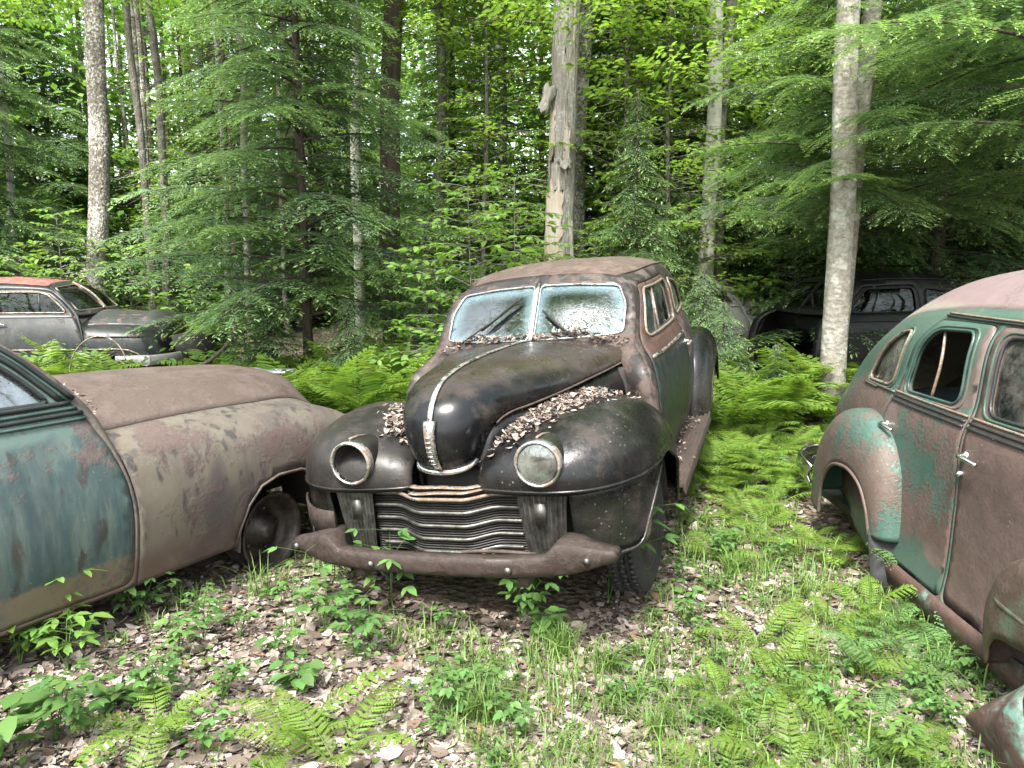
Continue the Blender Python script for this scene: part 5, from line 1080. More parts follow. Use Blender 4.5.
for i, (px, y, k, s) in enumerate([(485, 12.8, 'mapB', .9), (625, 12.6, 'mapB', .95), (665, 11.8, 'mapB', .8), (775, 16.0, 'mapB', .95), (505, 14.6, 'mapB', 1.0), (600, 15.8, 'mapA', .9), (665, 13.8, 'mapB', 1.05), (715, 14.8, 'mapB', 1.1), (780, 17.5, 'mapA', 1.0), (230, 18.5, 'mapA', .85), (175, 21, 'mapB', 1.3), (540, 16.8, 'mapB', 1.2), (300, 20, 'mapA', .9), (880, 18, 'mapA', 1.0), (60, 21, 'mapA', .9), (400, 22.5, 'mapA', .9), (690, 20, 'mapA', .9)]):
    X, Y = at(px, y); tree('maple_tree', k, X, Y, 'leafy yellow-green maple deeper in the wood', group='maples in the wood', sc=s)
# bright saplings and shrubs at the edge of the wood
for px, y, k, s, lab in [(470, 9.2, 'sapA', 1.0, 'bright broadleaf sapling left of the black car windshield'), (515, 10.4, 'sapA', 1.05, 'broadleaf sapling right behind the black car windshield'), (425, 10.6, 'sapA', .85, 'leaning broadleaf sapling in front of the dark trunk'),
                         (595, 11.0, 'sapA', .85, 'low leafy sapling at the foot of the stripped trunk'), (62, 12.8, 'sapA', .95, 'pale leafy sapling left of the straight speckled trunk'), (240, 11.2, 'shrub', 1.05, 'yellow-green shrub right of the red-roofed car nose'), (205, 12.5, 'shrub', 1.0, 'shrub behind the red-roofed car nose'),
                         (700, 11.5, 'shrub', .8, 'leafy shrub left of the pale wreck'), (795, 12.0, 'sapA', .8, 'sunlit sapling right of the pale wreck'), (130, 13.6, 'shrub', 1.2, 'shrub behind the red-roofed car windshield'), (20, 13.0, 'shrub', 1.1, 'shrub behind the red roof near the left edge'), (440, 11.6, 'shrub', .9, 'low shrub between the dark trunk and the black car')]:
    X, Y = at(px, y); tree('sapling' if k == 'sapA' else 'shrub', k, X, Y, lab, 'sapling' if k == 'sapA' else 'shrub', sc=s)
# brush that hides the cowl of the dull black sedan
for px, y, s, rz, lab in [(722, 8.6, .40, 0, 'small dark hemlock left of the dull black sedan'), (726, 8.9, .60, 2, 'dark little hemlock beside the rear fender of the black car'), (782, 8.3, .42, 4, 'tiny hemlock at the cowl of the dull black sedan'), (705, 9.6, .8, 1, 'hemlock seedling behind the rear fender of the black car')]:
    X, Y = at(px, y); tree('hemlock_sapling', 'hemD', X, Y, lab, sc=s, rz=rz)
# thin dark trunks in the depth on the left
r_ = np.random.default_rng(5)
for i in range(40):
    px = r_.uniform(-20, 290) if i < 26 else r_.uniform(285, 1040); y = r_.uniform(15.5, 26); X, Y = at(px, y)
    bare('thin_trunk', X, Y, r_.uniform(.04, .085), 13, ['bark_dark', 'bark_thin', 'bark_lichen'][i % 3], 'thin bare trunk standing in the shade of the wood', (r_.normal(0, .012), 0), 100+i, None, 'thin trunks in the depth of the wood', n=8)
# the wood that closes the view, and the wood behind the camera
mb = MB(); tb = MB(); q = np.random.default_rng(77)
def wood(n, az0, az1, d0, d1, zmax, big):
    for i in range(n):
        az = R(q.uniform(az0, az1)); d = q.uniform(d0, d1); z = q.uniform(.2, zmax)*(1 if q.random() > .25 else .35)
        c = np.array([math.sin(az)*d, math.cos(az)*d, z]); L = q.uniform(.8, 1.7)*big
        m = 60; p = c+np.stack([q.normal(0, .5, m)*L, q.normal(0, .5, m)*L, q.normal(0, .16, m)*L-.1], 1); dd = np.stack([q.normal(0, 1, m), q.normal(0, 1, m), q.uniform(-.6, .1, m)], 1); nn = np.array([0, 0, 1.])+q.normal(0, .35, (m, 3))
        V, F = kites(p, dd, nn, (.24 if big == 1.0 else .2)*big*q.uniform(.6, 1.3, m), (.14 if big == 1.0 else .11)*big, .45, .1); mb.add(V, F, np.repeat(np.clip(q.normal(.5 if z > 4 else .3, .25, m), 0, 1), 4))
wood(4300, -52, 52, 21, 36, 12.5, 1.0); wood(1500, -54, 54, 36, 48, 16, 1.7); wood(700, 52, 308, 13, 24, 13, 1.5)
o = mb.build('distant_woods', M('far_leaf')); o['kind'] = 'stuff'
mb = MB(); cov = 0
while cov < 230:                                  # unseen boughs added overhead for the windshield reflection, with gaps to the sky
    if cov < 100: X, Y = q.uniform(-11, 11), q.uniform(-9, 10)
    else: X, Y = q.uniform(-7.5, -.8), q.uniform(-.8, 6.0)
    if math.sin(X*.75+1.0)*math.sin(Y*.8)+.5*math.sin(X*1.9+Y*1.3) < -.05: continue
    cov += 1; m = 110; c = np.array([X, Y, q.uniform(10.5, 14)]); p = c+q.normal(0, 1, (m, 3))*[.75, .75, .22]
    V, F = kites(p, np.stack([q.normal(0, 1, m), q.normal(0, 1, m), q.uniform(-.5, .1, m)], 1), np.array([0, 0, 1.])+q.normal(0, .35, (m, 3)), .14*q.uniform(.6, 1.3, m), .075, .45, .1); mb.add(V, F, .6)
o = mb.build('reflected_canopy', M('hemlock_leaf')); o['kind'] = 'stuff'
for i in range(120):
    az = R(q.uniform(-50, 50)) if i < 90 else R(q.uniform(60, 300)); d = q.uniform(22, 38) if i < 90 else q.uniform(14, 22); V, F = trunk_vf(14, q.uniform(.06, .16), (q.normal(0, .01), 0), n=7, seed=200+i, m=10); xx, yy = math.sin(az)*d, math.cos(az)*d; tb.add(V+[xx, yy, float(gz(xx, yy))-.1], F)
o = tb.build('distant_trunks', M('bark_thin'), None, True); o['kind'] = 'stuff'
# ------------------------------------------------------------------ ferns, weeds, grass, dead leaves
def frond(L, el0, el1, seed, npin=22, wd=.34, fine=False):
    r = np.random.default_rng(seed); m = 40; el = np.radians(np.linspace(el0, el1, m)); ds = L/m; X = np.cumsum(np.cos(el)*ds); Z = np.cumsum(np.sin(el)*ds); Yb = np.cumsum(np.sin(np.linspace(0, 1, m)*r.uniform(-1, 1)*1.2)*ds*.35)
    C = np.stack([X, Yb, Z], 1); T = nrmz(np.gradient(C, axis=0)); Ps, Ds, Ns, Ls, Ws, Ts = [], [], [], [], [], []
    for i in range(npin):
        s = .14+.86*(i/npin)**.92; k = min(m-1, int(s*m)); c, t = C[k], T[k]; sd = nrmz(np.cross(t, [0, 0, 1.])); up = np.cross(sd, t)
        pl = L*wd*(math.sin(math.pi*min(1, (s-.05)*.62+.18))**1.2)*(1-s**4)*r.uniform(.88, 1.08)*(1.0 if s > .25 else .75)+.008
        for q in (-1, 1):
            d = nrmz(sd*q*1.0+t*.45-up*r.uniform(.05, .22)); n = nrmz(up+r.normal(0, .1, 3)); spc = L*.86/npin
            if not fine:
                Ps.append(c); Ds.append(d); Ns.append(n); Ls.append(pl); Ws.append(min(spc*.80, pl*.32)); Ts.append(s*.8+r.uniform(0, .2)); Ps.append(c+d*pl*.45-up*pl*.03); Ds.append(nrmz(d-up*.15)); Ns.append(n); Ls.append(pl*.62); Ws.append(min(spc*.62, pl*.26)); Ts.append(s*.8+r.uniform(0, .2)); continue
            npn = min(8, max(3, int(pl/.014)))
            for j in range(npn):
                u = (j+.6)/npn; p = c+d*pl*u-up*pl*.18*u*u; w = spc*.44*(1-u*.66)+.0012
                for q2 in (-1, 1):
                    e = nrmz(np.cross(n, d)*q2+d*.95); Ps.append(p); Ds.append(e); Ns.append(n); Ls.append(w*1.2); Ws.append(pl/npn*.86); Ts.append(s*.8+r.uniform(0, .2))
            Ps.append(c+d*pl*.6); Ds.append(d); Ns.append(n); Ls.append(pl*.40); Ws.append(pl*.05); Ts.append(.8); Ps.append(c); Ds.append(d); Ns.append(n); Ls.append(pl*.96); Ws.append(spc*.56); Ts.append(.5)
    V, F = kites(np.array(Ps), np.array(Ds), np.array(Ns), np.array(Ls), np.array(Ws), .42, .05); return V, F, np.repeat(Ts, 4), C
def fern_mesh(L, n, seed, lo=35, hi=78, droop=85, wd=.34, fine=False):
    r = np.random.default_rng(seed); mb = MB(); a0 = r.uniform(0, 6)
    for i in range(n):
        e0 = r.uniform(lo, hi); l = L*r.uniform(.65, 1.1); V, F, T, C = frond(l, e0, e0-droop*r.uniform(.75, 1.15), seed*50+i, int(13+8*min(1, l/.5)), wd*r.uniform(.85, 1.1), fine); a = a0+i*2.4+r.uniform(-.4, .4); mb.add(rot_z(V, a), F, T); mb.add(*tube_vf(rot_z(np.concatenate([[[0, 0, -.02]], C]), a)[::4], np.linspace(.0038, .0012, len(C[::4])+ (0 if (len(C)+1) % 4 == 0 else 0))[:len(np.concatenate([[[0, 0, 0]], C])[::4])] if False else .0025, 4, cap=False), a=.6)
    return mb.mesh('fern')
FERN = {'tall': [set_mat(fern_mesh(1.05, 8, 300+k, 58, 82, 72, .30), 'fern_leaf') for k in range(3)], 'mid': [set_mat(fern_mesh(.66, 7, 310+k, 42, 76, 80, .31), 'fern_leaf') for k in range(3)],
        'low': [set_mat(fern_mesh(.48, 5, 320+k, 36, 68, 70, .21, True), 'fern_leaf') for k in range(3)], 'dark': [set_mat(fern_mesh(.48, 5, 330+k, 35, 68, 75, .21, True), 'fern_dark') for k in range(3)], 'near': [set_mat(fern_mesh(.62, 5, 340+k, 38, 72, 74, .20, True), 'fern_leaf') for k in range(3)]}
NF = [0]
def fern(x, y, k, sc, label, group=None, rz=None, tilt=None):
    me = FERN[k][NF[0] % 3]; NF[0] += 1; o = link('fern', me); o.location = (x, y, float(gz(x, y))-.005); o.scale = (sc,)*3; o.rotation_euler = (rng.uniform(-.12, .12), rng.uniform(-.12, .12), rng.uniform(0, 6.28) if rz is None else rz); tag(o, label, 'fern', group); return o
def fern_zone(n, u0, u1, v0, v1, k, s0, s1, label, group, mind=.22, avoid=True):
    pts = []; t = 0
    while len(pts) < n and t < n*60:
        t += 1; u, v = rng.uniform(u0, u1), rng.uniform(v0, v1); x, y = gp(u, v); x, y = float(x), float(y)
        if (avoid and in_car(np.array([x]), np.array([y]), -.02)[0]) or any((x-a)**2+(y-b)**2 < mind**2 for a, b in pts): continue
        pts.append((x, y)); fern(x, y, k[len(pts) % len(k)], rng.uniform(s0, s1), label, group)
fern_zone(24, 285, 430, 392, 428, ('mid', 'tall', 'mid'), .7, 1.0, 'bright fern in the patch behind the brown hood, left of the black car', 'ferns behind the brown hood')
fern_zone(10, 345, 425, 384, 396, ('tall',), .8, 1.0, 'upright fern at the back of the clearing left of the black car', 'upright ferns at the wood edge')
fern_zone(22, -20, 118, 376, 405, ('tall', 'mid', 'mid'), .7, 1.0, 'bright fern in front of the red-roofed car door', 'ferns in front of the red-roofed car')
fern_zone(14, 205, 300, 378, 405, ('tall', 'tall', 'mid'), .75, 1.0, 'bright fern right of the red-roofed car nose', 'ferns right of the red-roofed car')
fern_zone(7, 120, 195, 392, 410, ('mid',), .4, .55, 'low fern below the pale bumper of the red-roofed car', 'ferns below the pale bumper')
fern_zone(20, 705, 850, 402, 440, ('tall', 'tall', 'mid'), .85, 1.2, 'tall bright fern between the black car and the green sedan, before the beech trunks', 'tall ferns before the beech trunks')
fern_zone(30, 700, 830, 432, 505, ('mid', 'low', 'mid'), .6, .95, 'bright fern in the sunny strip between the two front cars', 'ferns in the sunny strip')
fern_zone(16, 690, 835, 488, 560, ('low', 'low', 'mid'), .38, .62, 'small fern in the low green carpet between the two front cars', 'small ferns in the green carpet', .18)
fern_zone(16, 180, 330, 375, 392, ('mid', 'dark'), .8, 1.1, 'fern under the hemlock boughs at the wood edge', 'ferns at the hemlock feet')
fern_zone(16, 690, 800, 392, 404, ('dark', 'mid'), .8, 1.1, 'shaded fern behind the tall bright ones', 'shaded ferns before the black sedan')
fern_zone(5, 740, 900, 610, 700, ('low',), .55, .85, 'low fern on the ground beside the green sedan', 'low ferns beside the green sedan', .22)
fern_zone(6, 720, 960, 700, 800, ('low', 'near'), .5, .72, 'low pale fern at the bottom right of the ground', 'pale ferns at the bottom right', .2)
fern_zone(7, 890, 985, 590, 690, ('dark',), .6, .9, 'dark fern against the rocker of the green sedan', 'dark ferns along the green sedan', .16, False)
fern_zone(4, 70, 360, 735, 820, ('low', 'near'), .5, .75, 'pale fern at the bottom left of the ground', 'pale ferns at the bottom left', .22)
x, y = gp(300, 745); fern(float(x), float(y), 'near', .66, 'arching pale fern at the bottom edge, nearest the camera on the left')
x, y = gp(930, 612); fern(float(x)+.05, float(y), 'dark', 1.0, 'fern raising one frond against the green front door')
# weeds and seedlings
def weed_mesh(h, seed, nst=3, ll=.075, lw=.55, tri=True, mat_='weed_leaf'):
    ll *= .82; r = np.random.default_rng(seed); mb = MB(); P, D, N, L = [], [], [], []
    for s in range(nst):
        a = r.uniform(0, 6.28); out = r.uniform(.1, .6); hh = h*r.uniform(.55, 1.05); st = [np.array([math.cos(a)*out*hh*t**1.5, math.sin(a)*out*hh*t**1.5, hh*t]) for t in np.linspace(0, 1, 6)]
        mb.add(*tube_vf(st, np.linspace(.0035, .0018, 6), 5, cap=False), a=.3)
        for t in ((.55, .78, 1.0) if h > .2 else (.8, 1.0)):
            p0 = np.array([np.interp(t, np.linspace(0, 1, 6), [q[i] for q in st]) for i in range(3)]); nl = r.integers(2, 4)
            for q in range(nl):
                b = a+q*2*math.pi/nl+r.uniform(-.5, .5); pl = r.uniform(.03, .09)*h/.3; d0 = np.array([math.cos(b), math.sin(b), .35]); p1 = p0+d0*pl; mb.add(*tube_vf([p0, (p0+p1)/2+[0, 0, .004], p1], .0015, 4, cap=False), a=.3)
                for k in ((-55, 0, 55) if tri else (0,)):
                    c = b+R(k); P.append(p1); D.append((math.cos(c), math.sin(c), r.uniform(-.25, .15))); N.append(np.array([0, 0, 1.])+r.normal(0, .2, 3)); L.append(ll*r.uniform(.65, 1.15)*(1.1 if k == 0 else .85))
    V, F = blades(np.array(P), np.array(D), np.array(N), np.array(L), np.array(L)*lw, .16, .12); mb.add(V, F, np.repeat(r.uniform(0, 1, len(P)), 8)); return set_mat(mb.mesh('weed'), mat_)
WEED = {'tri': [weed_mesh(.34, 400+k, 4, .085) for k in range(4)], 'small': [weed_mesh(.16, 410+k, 3, .055, .6) for k in range(4)], 'pale': [weed_mesh(.32, 420+k, 3, .10, .42, True, 'weed_pale') for k in range(3)], 'broad': [weed_mesh(.24, 430+k, 4, .14, .62, False) for k in range(3)], 'stalk': [weed_mesh(.62, 440+k, 2, .10, .45, True) for k in range(2)], 'tiny': [weed_mesh(.09, 450+k, 3, .038, .65, False) for k in range(4)]}
NW = [0]
def weed(u, v, k, sc, label, group=None):
    x, y = gp(u, v); x, y = float(x), float(y); L_ = WEED[k]; me = L_[NW[0] % len(L_)]; NW[0] += 1; o = link('weed' if k != 'small' and k != 'tiny' else 'seedling', me); o.location = (x, y, float(gz(x, y))); o.scale = (sc,)*3; o.rotation_euler = (rng.uniform(-.15, .15), rng.uniform(-.15, .15), rng.uniform(0, 6.28)); tag(o, label, 'plant', group)
for u, v, k, s, lab in [(20, 668, 'pale', 1.1, 'pale three-leaf weed leaning over the ground under the teal door'), (68, 672, 'pale', 1.0, 'smaller pale weed right of the one under the teal door'), (140, 622, 'tri', .8, 'green weed below the rear edge of the brown fender'), (112, 712, 'broad', .55, 'broad-leaved weed in the leaf litter at the lower left'),
                        (2, 765, 'broad', .85, 'large dark-leaved weed at the bottom left corner'), (55, 745, 'tri', .9, 'weed beside the large dark-leaved one'), (325, 632, 'tri', .85, 'leafy weed before the left end of the rusty bumper'), (355, 660, 'tri', .8, 'bushy weed in front of the rusty bumper, left part'), (392, 615, 'stalk', .95, 'tall weed reaching over the rusty bumper'),
                        (300, 690, 'broad', .6, 'dense low weed in the middle of the leaf litter'), (285, 668, 'small', 1.2, 'low weed behind the dense one'), (346, 622, 'stalk', .75, 'tall weed left of the one reaching over the bumper'), (520, 622, 'tri', .95, 'weed under the right half of the rusty bumper'), (548, 640, 'broad', .55, 'low broad weed in the grass before the bumper'), (608, 604, 'stalk', 1.2, 'tall stalk with leaves before the lit headlight fender'),
                        (180, 660, 'small', 1.2, 'seedling in the litter below the brown fender'), (205, 632, 'tri', .6, 'thin weed in the shade of the brown fender'), (165, 700, 'tri', .7, 'weed left of the bottom ferns'), (240, 640, 'small', 1.0, 'seedling alone in the litter before the bare rim'), (850, 735, 'pale', .55, 'pale broad weed at the bottom right'), (905, 770, 'pale', .6, 'pale weed at the bottom edge before the crumpled panel'), (720, 560, 'tri', .6, 'weed in the grass before the sunny strip'), (455, 690, 'small', 1.0, 'seedling left of the grass tuft')]:
    weed(u, v, k, s, lab)
q = np.random.default_rng(9)
for i in range(95):
    while True:
        u, v = q.uniform(-20, 1000), 440+330*q.random()**.8; x, y = gp(u, v)
        if in_car(np.array([x]), np.array([y]), -.05)[0]: continue
        g = .12+.75*(u > 600)+.4*(q.random()); 
        if q.random() < min(1, g/1.3): break
    weed(u, v, 'small' if q.random() < .45 else 'tiny', q.uniform(.5, 1.05), 'small green seedling in the leaf litter', 'seedlings scattered over the litter')
# grass density over the ground
def gdens(u, v, x, y):
    n = np.sin(x*2.1+1)*np.sin(y*2.7+.5)+.6*np.sin(x*5.3+y*3.1)+.4*np.sin(x*9.1-y*7.7)
    b = np.where(u > 640, .42, np.where(u > 470, .08, .0))*np.where((v < 480) & (u > 660), 1.3, 1.0)
    b = np.where((u > 670) & (u < 880) & (v > 470) & (v < 600), .95, b); b = np.where((u > 430) & (u < 660) & (v > 585) & (v < 720), .42, b); b = np.where((u < 430) & (v > 560) & (v < 640) & (u > 290), .22, b)
    return np.clip(b+.33*n, 0, 1)
def scatter(n, seed, dens, u=(-160, 1180), v=(385, 860), m=-.06):
    q = np.random.default_rng(seed); U = q.uniform(*u, n*4); Vv = v[0]+(v[1]-v[0])*q.random(n*4)**.9; x, y = gp(U, Vv); k = (q.random(n*4) < dens(U, Vv, x, y)) & ~in_car(x, y, m) & (y < 13); i = np.where(k)[0][:n]; return x[i], y[i], q
x, y, q = scatter(1500, 21, gdens); x, y = np.repeat(x, 11), np.repeat(y, 11); N = len(x); ck = np.repeat(q.uniform(.5, 1.5, N//11), 11)
jx, jy = q.normal(0, .035, N), q.normal(0, .035, N); x, y = x+jx, y+jy; h = q.uniform(.04, .16, N)*ck; a = q.uniform(0, 6.28, N); ln = q.uniform(.2, 1.3, N); w = q.uniform(.0013, .0028, N)*(1+.16*y)
b0 = np.stack([x, y, gz(x, y)-.01], 1); d = np.stack([np.cos(a), np.sin(a), 0*a], 1); s = np.stack([-np.sin(a), np.cos(a), 0*a], 1)*w[:, None]; m1 = b0+d*(h*ln*.3)[:, None]+np.array([0, 0, 1.])*(h*.6)[:, None]; t1 = b0+d*(h*ln)[:, None]+np.array([0, 0, 1.])*(h*(1-.42*ln))[:, None]
V = np.stack([b0-s, b0+s, m1-s*.8, m1+s*.8, t1], 1).reshape(-1, 3); o5 = (np.arange(N)*5)[:, None]; mb = MB(); mb.add(V, [o5+[0, 1, 3, 2], o5+[2, 3, 4]], np.repeat(q.random(N), 5)); o = mb.build('grass', M('grass_leaf')); o['kind'] = 'stuff'
def tuft(u, v, n, hh, label, seed):
    q = np.random.default_rng(seed); mb = MB()
    for i in range(n):
        a = q.uniform(0, 6.28); h = hh*q.uniform(.5, 1.1); o_ = q.uniform(.15, .75)*h; b0 = np.array([q.normal(0, .03), q.normal(0, .03), -.01]); d = np.array([math.cos(a), math.sin(a), 0]); sd = np.array([-d[1], d[0], 0]); P = [b0+d*o_*t**1.8+np.array([0, 0, h*(t-.28*t**3)]) for t in np.linspace(0, 1, 6)]; w = np.array([.0026, .0028, .0025, .002, .0013, .0003])
        V = np.concatenate([np.stack([p-sd*k, p+sd*k]) for p, k in zip(P, w)]); mb.add(V, np.array([[2*j, 2*j+1, 2*j+3, 2*j+2] for j in range(5)]), q.random())
    x, y = gp(u, v); o = link('grass_tuft', set_mat(mb.mesh('grass_tuft'), 'grass_leaf')); o.location = (float(x), float(y), float(gz(x, y))); tag(o, label, 'grass tuft')
for k, (u, v, n, hh, lab) in enumerate([(484, 722, 130, .24, 'upright grass tuft standing alone at the bottom centre'), (560, 655, 150, .22, 'wide grass tuft before the right half of the bumper'), (605, 672, 100, .2, 'smaller grass tuft right of the wide one'), (735, 575, 90, .2, 'grass tuft in the strip between the two front cars'), (655, 735, 80, .18, 'short grass tuft left of the bottom right ferns'), (868, 548, 80, .26, 'grass tuft at the rear wheel opening of the green sedan'), (262, 600, 30, .3, 'few long grass blades below the brown fender')]): tuft(u, v, n, hh, lab, 600+k)
# low leafy ground cover
x, y, q = scatter(6500, 22, lambda u, v, x, y: gdens(u, v, x+3, y+1)*.9+.04); N = len(x); p = np.stack([x, y, gz(x, y)+q.uniform(.01, .10, N)*np.where(q.random(N) < .3, 1, .5)], 1); a = q.uniform(0, 6.28, N); l = q.uniform(.016, .042, N)
V, F = blades(p, np.stack([np.cos(a), np.sin(a), q.uniform(-.3, .4, N)], 1), np.array([0, 0, 1.])+q.normal(0, .35, (N, 3)), l, l*.6, .2, .1); mb = MB(); mb.add(V, F, np.repeat(q.random(N), 8)); o = mb.build('ground_cover', M('cover_leaf')); o['kind'] = 'stuff'
# undergrowth deeper in, under the trees
N = 9000; q = np.random.default_rng(23); x = q.uniform(-13, 14, N*2); y = q.uniform(9.5, 20, N*2); k = (np.sin(x*1.1+2)*np.sin(y*.9)+.5*np.sin(x*2.7+y*1.9)+q.normal(0, .4, N*2) > .05) & ~in_car(x, y, .0); x, y = x[k], y[k]; N = len(x); hh = q.uniform(.05, .55, N)*(1+.5*np.sin(x*.9)); p = np.stack([x, y, gz(x, y)+hh], 1); a = q.uniform(0, 6.28, N); l = q.uniform(.05, .12, N)
V, F = blades(p, np.stack([np.cos(a), np.sin(a), q.uniform(-.4, .2, N)], 1), np.array([0, 0, 1.])+q.normal(0, .3, (N, 3)), l, l*.55, .25, .12); mb = MB(); mb.add(V, F, np.repeat(q.random(N)*.7, 8)); o = mb.build('undergrowth', M('fern_dark')); o['kind'] = 'stuff'
# dead leaves: curled pieces lying on the floor
def curls(p, n, l, w, q, lift=.25):
    N = len(p); a = q.uniform(0, 6.28, N); t0 = np.stack([np.cos(a), np.sin(a), 0*a], 1); n = nrmz(n+q.normal(0, lift, (N, 3))); d = nrmz(t0-n*(t0*n).sum(1)[:, None]); s = np.cross(n, d); c = q.uniform(-.22, .22, N)[:, None]*l[:, None]; e = q.uniform(-.2, .2, N)[:, None]*l[:, None]
    l_, w_ = l[:, None], w[:, None]; j = lambda: q.uniform(.75, 1.2, (N, 1))
    V = np.stack([p-d*l_*.5*j()+n*np.abs(c), p-d*l_*.15+s*w_*.5*j()+n*e, p-d*l_*.15-s*w_*.5*j()+n*np.abs(e), p+d*l_*.25+s*w_*.42*j()+n*e*.6, p+d*l_*.25-s*w_*.42*j()+n*np.abs(e)*.8, p+d*l_*.55*j()+n*np.abs(c)*1.1, p+n*.002], 1).reshape(-1, 3); o = (np.arange(N)*7)[:, None]
    return V, [np.concatenate([o+[0, 2, 6], o+[0, 6, 1], o+[5, 3, 6], o+[5, 6, 4], o+[1, 6, 3], o+[6, 2, 4]])]
x, y, q = scatter(96000, 24, lambda u, v, x, y: np.where(v > 470, 1.0, .5), m=-.35, v=(385, 920)); N = len(x); l = np.where(q.random(N) < .10, q.uniform(.045, .08, N), (.007+.026*q.random(N)**1.5))*(1+.06*y); p = np.stack([x, y, gz(x, y)+.006+q.uniform(0, .012, N)], 1); V, F = curls(p, np.tile([0, 0, 1.], (N, 1)), l, l*q.uniform(.3, .75, N), q, .2)
mb = MB(); mb.add(V, F); o = mb.build('leaf_litter', M('dead_leaf')); o['kind'] = 'stuff'
# twigs on the floor
mb = MB(); x, y, q = scatter(700, 25, lambda u, v, x, y: np.where(v > 450, 1.0, .3))
for i in range(len(x)):
    a = q.uniform(0, 6.28); L = q.uniform(.06, .3); d = np.array([math.cos(a), math.sin(a), 0]); p0 = np.array([x[i], y[i], float(gz(x[i], y[i]))+.012]); mb.add(*tube_vf([p0, p0+d*L*.5+[0, 0, .008], p0+d*L+np.array([d[1], -d[0], 0])*L*.15], [.003, .0025, .0015], 4, cap=False))
o = mb.build('fallen_twigs', M('bark_thin')); o['kind'] = 'stuff'
# heaps of dead leaves lying on the cars
def leaf_heap(name, label, Mx, pts, nrm, q, lmin=.010, lmax=.042):
    N = len(pts); l = q.uniform(lmin, lmax, N); V, F = curls(pts, nrm, l, l*q.uniform(.22, .6, N), q, .34); mb = MB(); mb.add(V, F); o = mb.build(name, M('dead_leaf')); o.matrix_world = Matrix(Mx.tolist()); tag(o, label, 'leaf heap'); return o
q = np.random.default_rng(31)
FCt = [(.668, .50, .695), (.672, .505, .74), (.645, .52, .83), (.56, .55, .91), (.40, .59, .96), (.18, .63, .985), (-.05, .655, .975), (-.25, .67, .94), (-.45, .685, .855), (-.61, .70, .73), (-.71, .70, .55), (-.76, .70, .33)]
def fender_pts(n, x0, x1, yc0, yc1, sp0, sp1, sy, pile):
    FIt = [(.60, .165, .70), (.60, .165, .73), (.575, .17, .78), (.50, .18, .82), (.36, .22, .85), (.18, .28, .86), (-.03, .36, .86), (-.24, .44, .85), (-.44, .52, .79), (-.60, .58, .68), (-.7, .62, .5), (-.76, .62, .33)]
    FOt = [(.10, .925, .700)]*len(FIt); P = bow(FCt, FOt, FIt, 2.15, 160, 91, -90, 60).reshape(-1, 3); out = []
    while len(out) < n:
        t = q.random(); xx = x0+(x1-x0)*t+q.normal(0, .03); yc = yc0+(yc1-yc0)*t; yy = yc+q.normal(0, .5)*(sp0+(sp1-sp0)*t)
        k = np.argmin((P[:, 0]-xx)**2+(P[:, 1]-yy)**2); 
        if (P[k, 0]-xx)**2+(P[k, 1]-yy)**2 > .0009: continue
        e = max(0, 1-abs(yy-yc)/(sp0+(sp1-sp0)*t)); out.append((xx, yy*sy, P[k, 2]+.006+q.random()*pile*e))
    return np.array(out)
P = fender_pts(1500, .52, -.18, .30, .56, .085, .20, 1, .055); leaf_heap('leaf_heap', 'heap of dead leaves on the fender behind the lit headlight', MC, P, np.tile([0, 0, 1.], (len(P), 1)), q)
P = fender_pts(800, .46, .02, .27, .40, .09, .14, -1, .05); leaf_heap('leaf_heap', 'heap of dead leaves on the fender behind the empty headlight', MC, P, np.tile([0, 0, 1.], (len(P), 1)), q)
n = 1300; s = q.uniform(-1, 1, n); xx = -.86-.03*s**2-np.abs(q.normal(0, .045, n)); zz = 1.175-.055*np.abs(s)**2.4+q.random(n)*.04+.05*np.exp(-((s-.45)/.16)**2)*q.random(n)+.05*np.exp(-((s+.62)/.12)**2)*q.random(n); P = np.stack([xx+.05*(q.random(n) < .2), .62*s, zz], 1); leaf_heap('leaf_heap', 'line of dead leaves along the foot of the split windshield', MC, P, np.tile([0, 0, 1.], (n, 1)), q, .014, .038)
n = 500; s = q.uniform(-1, .2, n); P = np.stack([-.17+q.normal(0, .05, n)+.02*s, .74*s, 1.135-.03*np.abs(s)**3+q.random(n)*.025-.06*np.abs(s)**6], 1); leaf_heap('leaf_heap', 'dead leaves gathered on the cowl of the brown-hooded sedan', ML, P, np.tile([0, 0, 1.], (n, 1)), q, .012, .032)['kind'] = 'stuff'
n = 260; xx = q.uniform(-2.2, -.75, n); P = np.stack([xx, q.normal(.78, .05, n), np.full(n, .34)+q.random(n)*.015], 1); leaf_heap('leaf_heap', 'dead leaves scattered on the running board of the black car', MC, P, np.tile([0, 0, 1.], (n, 1)), q, .016, .035)['kind'] = 'stuff'
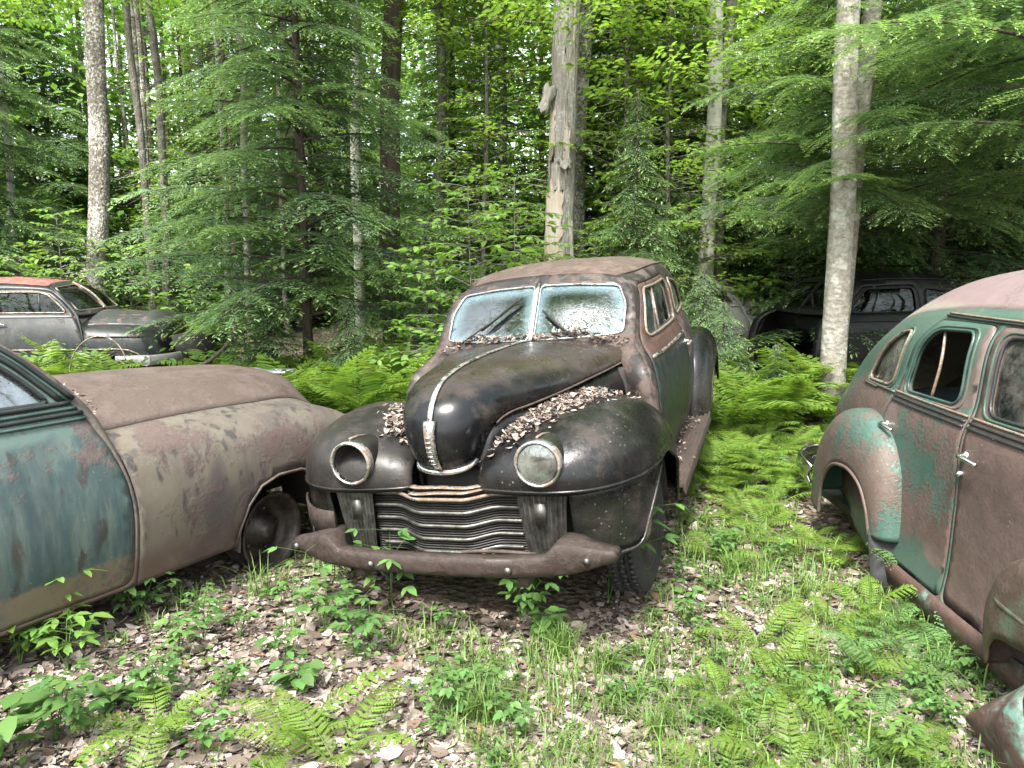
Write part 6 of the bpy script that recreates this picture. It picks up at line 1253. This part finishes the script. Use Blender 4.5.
# loose things on the ground
def sheet(name, label, cat, P, mat, th=.004):
    o = grid_obj(name, np.array(P), M(mat), None, None, th, True); tag(o, label, cat); return o
def g3(u, v, z): x, y = gp(u, v, z); x, y = float(x), float(y); return np.array([x, y, float(gz(x, y))+z])
K_, T_, B_ = g3(967, 719, .09), g3(1075, 655, .46), g3(1040, 812, .02); nn_ = nrmz(np.cross(T_-K_, B_-K_)); nn_ = nn_ if nn_[1] < 0 else -nn_; q = np.random.default_rng(4); Pn = []
for t in np.linspace(0, 1, 18):
    row = []
    for s_ in np.linspace(0, 1, 16):
        p = K_+t*((1-s_)*(T_-K_)+s_*(B_-K_)); bul = .13*math.sin(math.pi*min(1, s_*1.05))*t**.7+.02*math.sin(7*t+4*s_)*t+.012*math.sin(15*s_+9*t)*t; row.append(p+nn_*bul+np.array([0, 0, .03*math.sin(s_*11)*t*(s_ > .8)]))
    Pn.append(row)
sheet('fender_panel', 'crumpled rusty fender panel with teal flecks lying at the right edge', 'car panel', Pn, 'r_crumple', .006)
x, y = at(245, 8.2); Pn = [[(x-.42+.84*t, y+.1*t+s*.09, .565+.012*math.sin(t*5)+s*.03) for s in (0, .5, 1)] for t in np.linspace(0, 1, 12)]
o = sheet('metal_strip', 'long pale metal sheet resting among the ferns behind the brown hood', 'metal sheet', Pn, 'silver_sheet', .02)
mb = MB(); 
for dx in (-.1,): mb.add(*tube_vf([(x+dx, y+.2, -.05), (x+dx, y+.1, .565)], .015, 6))
mb.build('support_stick', M('bark_thin'), o)
x, y = at(90, 9.6); th = np.linspace(.3, 5.6, 40); tube('wire_hoop', np.stack([x+.36*np.cos(th), y+.1*np.sin(th), .40+.42*np.sin(th)], 1), .007, M('chrome_dull'), None); tag(bpy.data.objects['wire_hoop'], 'pale bent wire hoop standing in the ferns by the red-roofed car', 'wire hoop')
x, y = at(222, 9.8); db_ = tube('dead_branch', curve([(x-.5, y, .35), (x-.15, y, .55), (x+.1, y+.1, .95), (x-.05, y+.1, 1.15)], 20), np.linspace(.03, .01, 20), M('bark_dark'), None); tag(db_, 'bent dark dead branch beside the nose of the red-roofed car', 'branch')
sd = gp(300, 612); mb = MB(); mb.add(*box_vf((0, 0, 0), (.16, .025, .012))); o = mb.build('wood_chip', M('wood_bare')); o.location = (float(sd[0]), float(sd[1]), float(gz(*sd))+.02); o.rotation_euler = (0, 0, .5); bevel(o, .004); tag(o, 'pale chip of wood on the litter near the bare rim', 'wood chip')
